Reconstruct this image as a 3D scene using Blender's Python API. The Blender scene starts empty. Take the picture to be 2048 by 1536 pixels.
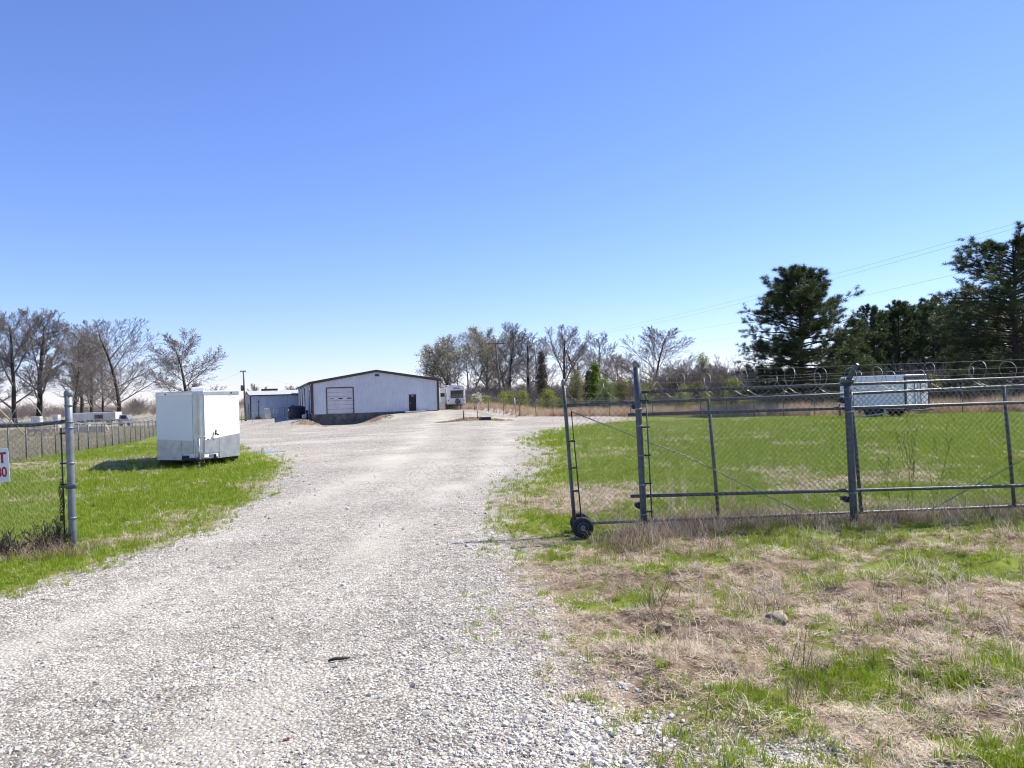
import bpy, math, random
import numpy as np
from mathutils import Vector, Matrix, Euler

R = math.radians
scene = bpy.context.scene
col = scene.collection

# ------------------------------------------------------------------ camera
EYE = 1.9
PITCH, ROLL, FPX = R(0.69), R(-1.8), 1490.0
cam_d = bpy.data.cameras.new('camera')
cam_d.sensor_width = 36.0
cam_d.lens = 36.0 * FPX / 2048.0
cam_d.clip_start = 0.05
cam_d.clip_end = 9000
cam = bpy.data.objects.new('camera', cam_d)
col.objects.link(cam)
CAM_R = Matrix.Rotation(R(90) + PITCH, 3, 'X') @ Matrix.Rotation(ROLL, 3, 'Z')
cam.matrix_world = Matrix.Translation((0, 0, EYE)) @ CAM_R.to_4x4()
scene.camera = cam

# ------------------------------------------------------------------ light
SUN_EL = R(50)
SUN_AZ = math.atan2(0.9, 0.43)          # clockwise from +Y
world = bpy.data.worlds.new('World')
scene.world = world
world.use_nodes = True
wn = world.node_tree
bg = wn.nodes['Background']
sky = wn.nodes.new('ShaderNodeTexSky')
sky.sky_type = 'NISHITA'
sky.sun_disc = False
sky.sun_elevation = SUN_EL
sky.sun_rotation = SUN_AZ
sky.altitude = 0
sky.air_density = 1.08
sky.dust_density = 0.0
sky.ozone_density = 6.0
tint = wn.nodes.new('ShaderNodeMix'); tint.data_type = 'RGBA'; tint.blend_type = 'MULTIPLY'
tint.inputs[0].default_value = 1.0
tint.inputs[7].default_value = (0.965, 0.945, 1.28, 1)
wn.links.new(sky.outputs[0], tint.inputs[6])
wn.links.new(tint.outputs[2], bg.inputs[0])
bg.inputs[1].default_value = 0.100
sun_d = bpy.data.lights.new('sun', 'SUN')
sun_d.energy = 5.0
sun_d.angle = R(0.53)
sun_d.color = (1.0, 0.945, 0.81)
sun = bpy.data.objects.new('sun', sun_d)
col.objects.link(sun)
to_sun = Vector((math.sin(SUN_AZ) * math.cos(SUN_EL), math.cos(SUN_AZ) * math.cos(SUN_EL), math.sin(SUN_EL)))
sun.rotation_euler = to_sun.to_track_quat('Z', 'Y').to_euler()
sun.location = to_sun * 60
vs = scene.view_settings
vs.view_transform = 'Standard'
vs.look = 'None'
vs.exposure = 0.66
vs.gamma = 1.0
vs.use_curve_mapping = False
scene.cycles.use_denoising = True
scene.cycles.denoiser = 'OPENIMAGEDENOISE'
scene.cycles.denoising_input_passes = 'RGB_ALBEDO_NORMAL'
scene.cycles.denoising_prefilter = 'ACCURATE'
scene.render.filter_size = 1.1
scene.cycles.filter_width = 1.1
scene.cycles.max_bounces = 6
scene.cycles.diffuse_bounces = 3
scene.cycles.glossy_bounces = 3
scene.cycles.transparent_max_bounces = 8

random.seed(11)
rng = np.random.default_rng(5)

# ------------------------------------------------------------------ numpy noise
_lat = np.random.default_rng(77).random((256, 256))
def vnoise(x, y):
    xi = np.floor(x).astype(int); yi = np.floor(y).astype(int)
    fx = x - xi; fy = y - yi
    fx = fx * fx * (3 - 2 * fx); fy = fy * fy * (3 - 2 * fy)
    a = _lat[xi & 255, yi & 255]; b = _lat[(xi + 1) & 255, yi & 255]
    c = _lat[xi & 255, (yi + 1) & 255]; d = _lat[(xi + 1) & 255, (yi + 1) & 255]
    return (a * (1 - fx) + b * fx) * (1 - fy) + (c * (1 - fx) + d * fx) * fy
def fbm(x, y, o=4):
    s = 0; a = 0.5; n = 0
    for i in range(o):
        s = s + a * vnoise(x + 17.3 * i, y + 9.1 * i); n += a
        a *= 0.5; x = x * 2.03; y = y * 2.03
    return s / n
def S(t):
    t = np.clip(t, 0, 1)
    return t * t * (3 - 2 * t)

# ------------------------------------------------------------------ terrain
FA = R(18.0)                                   # the warehouse is turned by this much
F0 = np.array([-24.7, 92.0])                   # its near left corner
FT = np.array([math.cos(FA), math.sin(FA)])    # along the gable front
FN = np.array([math.sin(FA), -math.cos(FA)])   # out of the gable front
FW, FL = 15.8, 47.0
def height(x, y):
    x = np.asarray(x, float); y = np.asarray(y, float)
    h = -0.95 * S((y - 22) / 50)
    h = h - 0.45 * S((-x - 9) / 12) * S((y - 14) / 22)
    h = h - 0.10 * S(1 - np.hypot(x + 9, y - 21) / 7) - 0.09 * S(1 - np.hypot(x - 0.9, y - 10.2) / 2.2)
    t = (x - F0[0]) * FT[0] + (y - F0[1]) * FT[1]
    n = (x - F0[0]) * FN[0] + (y - F0[1]) * FN[1]
    pad = S((t + 9) / 7) * S((FW + 16 - t) / 9) * S((9.5 - n) / 8.5) * S((n + 34) / 12)
    chan = S((t + 1.2) / 2.6) * S((9.0 - t) / 4.2)
    lump = 0.16 * (fbm(x * 0.8 + 3, y * 0.8, 3) - 0.5)
    h = h + pad * (1 - chan) * (0.88 + lump)
    # spoil heaps beside the dock and the septic mound
    for (mu, mn, mr, mh) in ((-0.6, 4.5, 2.6, 0.30), (7.3, 3.6, 2.8, 0.22)):
        mx = F0[0] + FT[0] * mu + FN[0] * mn; my = F0[1] + FT[1] * mu + FN[1] * mn
        h = h + mh * S(1 - np.hypot(x - mx, y - my) / mr)
    h = h + 0.45 * S(1 - np.hypot((x + 4.1) / 4.3, (y - 78) / 2.4))
    h = h + 0.05 * (fbm(x * 0.35, y * 0.35, 3) - 0.5) * S((y - 1) / 4)
    rough = S((x + 0.2) / 1.2) * S((10.6 - y) / 1.5) * S((y - 2) / 1.0)
    h = h + rough * 0.24 * (fbm(x * 1.7 + 7, y * 1.7 + 2, 3) - 0.5)
    h = h + 1.6 * S((np.hypot(x, y) - 230) / 900) * fbm(x * 0.004, y * 0.004, 2)
    return h
def hz(x, y): return float(height(np.array([x]), np.array([y]))[0])

def ray(u, v):
    d = CAM_R @ Vector(((u - 1024) / FPX, -(v - 768) / FPX, -1))
    return d / d.y                                # unit step in depth
def G(u, v, ymax=400):
    """the terrain point on the line of sight through a photo pixel"""
    d = ray(u, v)
    ys = np.concatenate([np.arange(2, 40, 0.05), np.arange(40, ymax, 0.25)])
    z = EYE + d.z * ys
    hh = height(d.x * ys, ys)
    k = np.nonzero(z <= hh)[0]
    y = ys[k[0]] if len(k) else ymax
    return Vector((d.x * y, y, hz(d.x * y, y)))
def at(u, v, y):
    d = ray(u, v)
    return Vector((d.x * y, y, EYE + d.z * y))
def atx(u, y, z=None):
    """the point at depth y and terrain height below the pixel column u"""
    x = at(u, 800, y).x
    return Vector((x, y, hz(x, y) if z is None else z))

# ------------------------------------------------------------------ materials
def new_mat(name):
    m = bpy.data.materials.new(name)
    m.use_nodes = True
    nt = m.node_tree
    return m, nt, nt.nodes['Principled BSDF']
def mat(name, c, rough=0.6, metal=0.0, c2=None, scale=6.0, bump=0.0, bscale=None, spec=0.5, detail=5.0, lo=0.35, hi=0.65):
    m, nt, b = new_mat(name)
    b.inputs['Roughness'].default_value = rough
    b.inputs['Metallic'].default_value = metal
    b.inputs['Specular IOR Level'].default_value = spec
    b.inputs['Base Color'].default_value = (*c, 1)
    tc = nt.nodes.new('ShaderNodeTexCoord')
    if c2 is None: c2 = tuple(v * 0.82 for v in c)
    n = nt.nodes.new('ShaderNodeTexNoise'); n.inputs['Scale'].default_value = scale; n.inputs['Detail'].default_value = detail
    nt.links.new(tc.outputs['Object'], n.inputs['Vector'])
    r = nt.nodes.new('ShaderNodeValToRGB')
    r.color_ramp.elements[0].position = lo; r.color_ramp.elements[1].position = hi
    r.color_ramp.elements[0].color = (*c, 1); r.color_ramp.elements[1].color = (*c2, 1)
    nt.links.new(n.outputs['Fac'], r.inputs['Fac'])
    nt.links.new(r.outputs['Color'], b.inputs['Base Color'])
    if bump:
        n2 = nt.nodes.new('ShaderNodeTexNoise'); n2.inputs['Scale'].default_value = bscale or scale * 6; n2.inputs['Detail'].default_value = 4
        nt.links.new(tc.outputs['Object'], n2.inputs['Vector'])
        bp = nt.nodes.new('ShaderNodeBump'); bp.inputs['Strength'].default_value = bump; bp.inputs['Distance'].default_value = 0.02
        nt.links.new(n2.outputs['Fac'], bp.inputs['Height']); nt.links.new(bp.outputs['Normal'], b.inputs['Normal'])
    return m
def leaf_mat(name, cols, trans=0.35, rough=0.55, inst=True):
    """cols: list of colours picked per leaf (mesh island) and per clump (instance)"""
    m, nt, b = new_mat(name)
    geo = nt.nodes.new('ShaderNodeNewGeometry')
    oi = nt.nodes.new('ShaderNodeObjectInfo')
    ad = nt.nodes.new('ShaderNodeMath'); ad.operation = 'ADD'
    nt.links.new(geo.outputs['Random Per Island'], ad.inputs[0])
    nt.links.new(oi.outputs['Random'], ad.inputs[1])
    if not inst: ad.inputs[1].default_value = 0; nt.links.remove(ad.inputs[1].links[0])
    fr = nt.nodes.new('ShaderNodeMath'); fr.operation = 'MULTIPLY'; fr.inputs[1].default_value = 0.5 if inst else 1.0
    nt.links.new(ad.outputs[0], fr.inputs[0])
    r = nt.nodes.new('ShaderNodeValToRGB')
    els = r.color_ramp.elements
    while len(els) < len(cols): els.new(0.5)
    for i, c in enumerate(cols):
        els[i].position = 0.12 + 0.76 * i / max(1, len(cols) - 1); els[i].color = (*c, 1)
    nt.links.new(fr.outputs[0], r.inputs['Fac'])
    nt.links.new(r.outputs['Color'], b.inputs['Base Color'])
    b.inputs['Roughness'].default_value = rough
    b.inputs['Specular IOR Level'].default_value = 0.3
    if trans:
        t = nt.nodes.new('ShaderNodeBsdfTranslucent')
        nt.links.new(r.outputs['Color'], t.inputs['Color'])
        mx = nt.nodes.new('ShaderNodeMixShader'); mx.inputs[0].default_value = trans
        nt.links.new(b.outputs[0], mx.inputs[1]); nt.links.new(t.outputs[0], mx.inputs[2])
        nt.links.new(mx.outputs[0], nt.nodes['Material Output'].inputs['Surface'])
    return m

M = {}
M['galv'] = mat('galvanised_steel', (0.055, 0.068, 0.080), 0.45, 0.25, (0.095, 0.108, 0.118), 14, 0.08, 120)
M['galv_old'] = mat('weathered_galvanised_steel', (0.15, 0.17, 0.185), 0.5, 0.3, (0.22, 0.235, 0.245), 9, 0.05, 90)
M['wire'] = mat('zinc_wire', (0.17, 0.17, 0.155), 0.5, 0.3, (0.26, 0.25, 0.225), 5)
M['razor'] = mat('razor_wire_steel', (0.42, 0.42, 0.40), 0.4, 0.5, (0.24, 0.23, 0.21), 6)
M['darkmetal'] = mat('dark_steel', (0.03, 0.032, 0.036), 0.5, 0.4, (0.05, 0.045, 0.04), 20)
M['rubber'] = mat('black_rubber', (0.012, 0.012, 0.013), 0.75, 0, (0.03, 0.028, 0.026), 14, 0.2, 60)
M['siding'] = mat('white_metal_siding', (0.60, 0.63, 0.655), 0.45, 0.0, (0.54, 0.565, 0.59), 0.9, 0.0)
M['shed_siding'] = mat('pale_blue_grey_siding', (0.47, 0.52, 0.56), 0.5, 0.0, (0.41, 0.455, 0.49), 0.7)
M['brown_trim'] = mat('dark_brown_trim', (0.055, 0.030, 0.030), 0.5, 0, (0.075, 0.04, 0.038), 3)
M['concrete'] = mat('stained_concrete', (0.16, 0.155, 0.14), 0.9, 0, (0.07, 0.07, 0.06), 1.4, 0.3, 12)
M['pale_conc'] = mat('pale_concrete', (0.52, 0.50, 0.46), 0.9, 0, (0.42, 0.40, 0.36), 3, 0.2, 30)
M['roofmetal'] = mat('roof_metal', (0.62, 0.62, 0.60), 0.4, 0.2, (0.52, 0.52, 0.50), 1.5)
M['doorpanel'] = mat('overhead_door_paint', (0.63, 0.61, 0.60), 0.5, 0, (0.55, 0.53, 0.52), 1.3)
M['black_door'] = mat('black_door_paint', (0.010, 0.008, 0.008), 0.7, 0, (0.016, 0.012, 0.011), 4)
M['glass'] = mat('dark_glass', (0.012, 0.014, 0.017), 0.08, 0, (0.02, 0.022, 0.025), 3)
M['white_paint'] = mat('white_trailer_paint', (0.84, 0.835, 0.82), 0.28, 0.0, (0.80, 0.795, 0.78), 1.1, 0.012, 4)
M['rv_white'] = mat('white_fibreglass', (0.78, 0.78, 0.77), 0.3, 0.0, (0.72, 0.72, 0.70), 1.0)
M['rv_grey'] = mat('grey_fibreglass', (0.50, 0.52, 0.52), 0.35, 0.0, (0.44, 0.46, 0.46), 1.0)
M['alu'] = mat('brushed_aluminium', (0.56, 0.56, 0.55), 0.30, 0.85, (0.44, 0.44, 0.43), 2.5, 0.05, 10)
M['diamond'] = mat('diamond_plate', (0.50, 0.50, 0.49), 0.42, 0.75, (0.38, 0.38, 0.37), 4, 0.25, 90)
M['red_lens'] = mat('red_lens', (0.45, 0.02, 0.015), 0.25)
M['white_plastic'] = mat('white_plastic', (0.78, 0.78, 0.76), 0.5, 0, (0.62, 0.61, 0.57), 5)
M['black_poly'] = mat('black_polyethylene', (0.012, 0.013, 0.016), 0.42, 0, (0.02, 0.02, 0.024), 3)
M['pole_wood'] = mat('creosoted_pole', (0.16, 0.125, 0.10), 0.85, 0, (0.10, 0.075, 0.06), 2, 0.3, 30)
M['pale_wood'] = mat('weathered_lumber', (0.48, 0.40, 0.30), 0.85, 0, (0.36, 0.29, 0.21), 4, 0.2, 40)
M['white_wall'] = mat('dirty_white_panel', (0.66, 0.65, 0.61), 0.7, 0, (0.44, 0.42, 0.37), 0.5)
M['bark'] = mat('grey_bark', (0.070, 0.056, 0.048), 0.9, 0, (0.038, 0.030, 0.026), 3, 0.4, 20)
M['bark_pale'] = mat('pale_bark', (0.21, 0.185, 0.155), 0.9, 0, (0.12, 0.10, 0.085), 3, 0.4, 20)
M['twig'] = mat('bare_twigs', (0.25, 0.222, 0.202), 0.9, 0, (0.165, 0.143, 0.130), 0.6)
M['twig_red'] = mat('reddish_twigs', (0.23, 0.165, 0.145), 0.9, 0, (0.15, 0.11, 0.095), 0.4)
M['twig_black'] = mat('dead_dark_twigs', (0.028, 0.020, 0.017), 0.9, 0, (0.05, 0.037, 0.03), 3)
M['pine_bark'] = mat('pine_bark', (0.075, 0.052, 0.042), 0.95, 0, (0.04, 0.03, 0.025), 3, 0.5, 14)
M['rock'] = mat('grey_rock', (0.38, 0.32, 0.24), 0.9, 0, (0.20, 0.165, 0.12), 2.2, 0.6, 9)
M['rust'] = mat('rust_red_scrap', (0.23, 0.10, 0.075), 0.85, 0, (0.15, 0.09, 0.07), 5)
M['sign_white'] = mat('white_sign_board', (0.76, 0.77, 0.80), 0.4, 0, (0.70, 0.71, 0.74), 3)
M['sign_red'] = mat('red_lettering', (0.42, 0.012, 0.03), 0.5)
M['ink'] = mat('dark_lettering', (0.03, 0.04, 0.05), 0.5)
M['straw_bale'] = mat('soil_clods', (0.36, 0.25, 0.17), 0.95, 0, (0.26, 0.17, 0.11), 4)

M['grass'] = leaf_mat('green_grass', [(0.115, 0.19, 0.006), (0.185, 0.28, 0.012), (0.265, 0.355, 0.022), (0.36, 0.40, 0.06)], 0.42)
M['dry'] = leaf_mat('dry_grass', [(0.27, 0.18, 0.115), (0.46, 0.35, 0.245), (0.62, 0.52, 0.39), (0.76, 0.68, 0.54)], 0.25, 0.7)
M['broom'] = leaf_mat('broomsedge', [(0.38, 0.25, 0.16), (0.55, 0.39, 0.26), (0.66, 0.51, 0.36), (0.74, 0.62, 0.47)], 0.35, 0.7)
M['deadweed'] = leaf_mat('brown_dead_weeds', [(0.09, 0.055, 0.035), (0.20, 0.13, 0.085), (0.33, 0.24, 0.16)], 0.2, 0.7)
M['wintergrass'] = leaf_mat('dull_winter_grass', [(0.20, 0.19, 0.11), (0.29, 0.26, 0.175), (0.38, 0.32, 0.24)], 0.25, 0.7)
M['needles'] = leaf_mat('pine_needles', [(0.030, 0.052, 0.018), (0.068, 0.105, 0.036), (0.13, 0.165, 0.058)], 0.25, 0.5, False)
M['needles_yel'] = leaf_mat('yellowish_pine_needles', [(0.045, 0.070, 0.018), (0.075, 0.105, 0.026), (0.11, 0.13, 0.04)], 0.2, 0.5, False)
M['cedar'] = leaf_mat('cedar_foliage', [(0.075, 0.068, 0.048), (0.115, 0.10, 0.07), (0.15, 0.12, 0.085)], 0.25, 0.6, False)
M['spring'] = leaf_mat('bright_spring_leaves', [(0.10, 0.18, 0.02), (0.17, 0.26, 0.035), (0.25, 0.33, 0.07)], 0.4, 0.5, False)
M['olive'] = leaf_mat('olive_leaves', [(0.13, 0.15, 0.03), (0.20, 0.21, 0.045), (0.27, 0.24, 0.07)], 0.35, 0.55, False)
M['yellowleaf'] = leaf_mat('yellow_green_leaves', [(0.19, 0.24, 0.03), (0.28, 0.33, 0.045), (0.36, 0.38, 0.08)], 0.4, 0.55, False)
M['buds'] = leaf_mat('pale_buds', [(0.33, 0.34, 0.19), (0.42, 0.41, 0.25), (0.38, 0.31, 0.22)], 0.45, 0.6, False)
M['rosebuds'] = leaf_mat('pinkish_buds', [(0.24, 0.16, 0.12), (0.32, 0.22, 0.16), (0.28, 0.22, 0.15)], 0.35, 0.6, False)
M['blossom'] = leaf_mat('white_blossom', [(0.60, 0.58, 0.50), (0.72, 0.70, 0.62), (0.35, 0.38, 0.18)], 0.3, 0.6, False)
M['stone'] = leaf_mat('crushed_limestone', [(0.12, 0.11, 0.095), (0.32, 0.295, 0.255), (0.48, 0.448, 0.395), (0.64, 0.605, 0.54)], 0.0, 0.85)

def ground_material():
    m, nt, b = new_mat('yard_ground')
    N, L = nt.nodes.new, nt.links.new
    b.inputs['Roughness'].default_value = 0.95
    b.inputs['Specular IOR Level'].default_value = 0.15
    tc = N('ShaderNodeTexCoord')
    at_ = N('ShaderNodeAttribute'); at_.attribute_name = 'mask'
    sep = N('ShaderNodeSeparateColor'); L(at_.outputs['Color'], sep.inputs[0])
    def noise(scale, detail=5, rough=0.6):
        n = N('ShaderNodeTexNoise'); n.inputs['Scale'].default_value = scale
        n.inputs['Detail'].default_value = detail; n.inputs['Roughness'].default_value = rough
        L(tc.outputs['Object'], n.inputs['Vector']); return n.outputs['Fac']
    def ramp(f, stops):
        r = N('ShaderNodeValToRGB'); e = r.color_ramp.elements
        while len(e) < len(stops): e.new(0.5)
        for i, (p, c) in enumerate(stops): e[i].position = p; e[i].color = (*c, 1)
        L(f, r.inputs['Fac']); return r.outputs['Color']
    def mix(f, a, c, mode='MIX'):
        x = N('ShaderNodeMix'); x.data_type = 'RGBA'; x.blend_type = mode
        if isinstance(f, float): x.inputs[0].default_value = f
        else: L(f, x.inputs[0])
        for v, s in ((a, 6), (c, 7)):
            if isinstance(v, tuple): x.inputs[s].default_value = (*v, 1)
            else: L(v, x.inputs[s])
        return x.outputs[2]
    def math_(op, a, c=None):
        x = N('ShaderNodeMath'); x.operation = op
        for i, v in enumerate((a, c)):
            if v is None: continue
            if isinstance(v, (int, float)): x.inputs[i].default_value = v
            else: L(v, x.inputs[i])
        return x.outputs[0]
    # crushed stone: cells of differing grey with dark joints
    def vor(scale, feat='F1'):
        v = N('ShaderNodeTexVoronoi'); v.inputs['Scale'].default_value = scale; v.feature = feat
        L(tc.outputs['Object'], v.inputs['Vector']); return v
    v1 = vor(34); v2 = vor(75)
    s1 = N('ShaderNodeSeparateColor'); L(v1.outputs['Color'], s1.inputs[0])
    s2 = N('ShaderNodeSeparateColor'); L(v2.outputs['Color'], s2.inputs[0])
    c1 = ramp(s1.outputs[0], [(0.0, (0.10, 0.095, 0.09)), (0.2, (0.30, 0.285, 0.265)), (0.6, (0.53, 0.50, 0.455)), (1.0, (0.80, 0.77, 0.72))])
    c2 = ramp(s2.outputs[0], [(0.0, (0.13, 0.12, 0.11)), (0.5, (0.45, 0.42, 0.38)), (1.0, (0.73, 0.69, 0.635))])
    gcol = mix(noise(5, 3), c1, c2)
    ve = vor(34, 'DISTANCE_TO_EDGE')
    joint = ramp(ve.outputs['Distance'], [(0.0, (0.28, 0.27, 0.26)), (0.13, (1, 1, 1))])
    gcol = mix(1.0, gcol, joint, 'MULTIPLY')
    v3 = vor(11); s3 = N('ShaderNodeSeparateColor'); L(v3.outputs['Color'], s3.inputs[0])
    gcol = mix(0.75, gcol, ramp(s3.outputs[0], [(0.0, (0.62, 0.61, 0.60)), (0.35, (1.0, 1.0, 1.0)), (1.0, (1.22, 1.21, 1.2))]), 'MULTIPLY')
    # compacted dusty wheel tracks
    dust = ramp(noise(70, 3), [(0.3, (0.44, 0.41, 0.365)), (0.7, (0.66, 0.63, 0.575))])
    gcol = mix(math_('MULTIPLY', at_.outputs['Alpha'], 0.8), gcol, dust)
    big = ramp(noise(0.35, 4), [(0.3, (0.84, 0.825, 0.80)), (0.7, (1.03, 1.015, 0.99))])
    gcol = mix(1.0, gcol, big, 'MULTIPLY')
    mp = N('ShaderNodeMapping'); mp.inputs['Scale'].default_value = (0.10, 0.75, 1); mp.inputs['Rotation'].default_value = (0, 0, 0.12)
    L(tc.outputs['Object'], mp.inputs['Vector'])
    nz = N('ShaderNodeTexNoise'); nz.inputs['Scale'].default_value = 1.0; nz.inputs['Detail'].default_value = 6; nz.inputs['Roughness'].default_value = 0.65
    L(mp.outputs['Vector'], nz.inputs['Vector'])
    gcol = mix(0.8, gcol, ramp(nz.outputs['Fac'], [(0.28, (0.70, 0.68, 0.64)), (0.45, (0.96, 0.95, 0.93)), (0.70, (1.08, 1.07, 1.05))]), 'MULTIPLY')
    soil = ramp(noise(9, 4), [(0.3, (0.22, 0.165, 0.12)), (0.7, (0.33, 0.26, 0.19))])
    # grass floor
    grn = ramp(noise(3.0, 6), [(0.25, (0.075, 0.105, 0.012)), (0.5, (0.135, 0.18, 0.020)), (0.75, (0.215, 0.235, 0.045))])
    dry = ramp(noise(7.0, 6), [(0.25, (0.075, 0.052, 0.036)), (0.5, (0.20, 0.145, 0.10)), (0.78, (0.40, 0.315, 0.225))])
    dul = ramp(noise(0.9, 6), [(0.25, (0.21, 0.20, 0.13)), (0.5, (0.29, 0.255, 0.19)), (0.75, (0.37, 0.315, 0.245))])
    fine = noise(26, 4)
    wob = math_('MULTIPLY', math_('SUBTRACT', fine, 0.5), 0.9)
    dryf = ramp(math_('ADD', sep.outputs[1], wob), [(0.3, (0, 0, 0)), (0.7, (1, 1, 1))])
    grs = mix(dryf, grn, dry)
    grs = mix(sep.outputs[2], grs, dul)
    gf = ramp(math_('ADD', sep.outputs[0], wob), [(0.40, (0, 0, 0)), (0.60, (1, 1, 1))])
    edge = ramp(math_('ADD', sep.outputs[0], wob), [(0.25, (0, 0, 0)), (0.42, (0.75, 0.75, 0.75)), (0.60, (0, 0, 0))])
    colr = mix(gf, mix(edge, grs, soil), gcol)
    L(colr, b.inputs['Base Color'])
    # relief
    hgt = mix(gf, noise(30, 5), math_('SUBTRACT', 1.0, v1.outputs['Distance']))
    bp = N('ShaderNodeBump'); bp.inputs['Strength'].default_value = 0.7; bp.inputs['Distance'].default_value = 0.02
    L(hgt, bp.inputs['Height']); L(bp.outputs['Normal'], b.inputs['Normal'])
    return m
M['ground'] = ground_material()

# ------------------------------------------------------------------ object helpers
def tag(o, label=None, cat=None, group=None, kind=None):
    if label: o['label'] = label
    if cat: o['category'] = cat
    if group: o['group'] = group
    if kind: o['kind'] = kind
    return o
def link(name, me, m=None, parent=None):
    o = bpy.data.objects.new(name, me)
    col.objects.link(o)
    if m is not None and me is not None and len(me.materials) == 0: me.materials.append(m)
    if parent is not None: o.parent = parent
    return o
def empty(name, loc=(0, 0, 0), rz=0.0, rx=0.0, ry=0.0):
    o = bpy.data.objects.new(name, None)
    o.empty_display_size = 0.2
    col.objects.link(o)
    o.location = loc; o.rotation_euler = (rx, ry, rz)
    return o
def copy_tree(o, parent=None):
    c = o.copy(); col.objects.link(c)
    if parent is not None: c.parent = parent
    for ch in list(o.children): copy_tree(ch, c)
    return c
def np_mesh(name, v, f, smooth=False):
    """v (n,3) and f (m,3|4) arrays"""
    me = bpy.data.meshes.new(name)
    v = np.asarray(v, np.float32); f = np.asarray(f, np.int32)
    me.vertices.add(len(v)); me.vertices.foreach_set('co', v.ravel())
    k = f.shape[1]
    me.loops.add(f.size); me.loops.foreach_set('vertex_index', f.ravel())
    me.polygons.add(len(f)); me.polygons.foreach_set('loop_start', np.arange(0, f.size, k, dtype=np.int32))
    if smooth: me.polygons.foreach_set('use_smooth', np.ones(len(f), bool))
    me.update(calc_edges=True)
    return me

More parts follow.
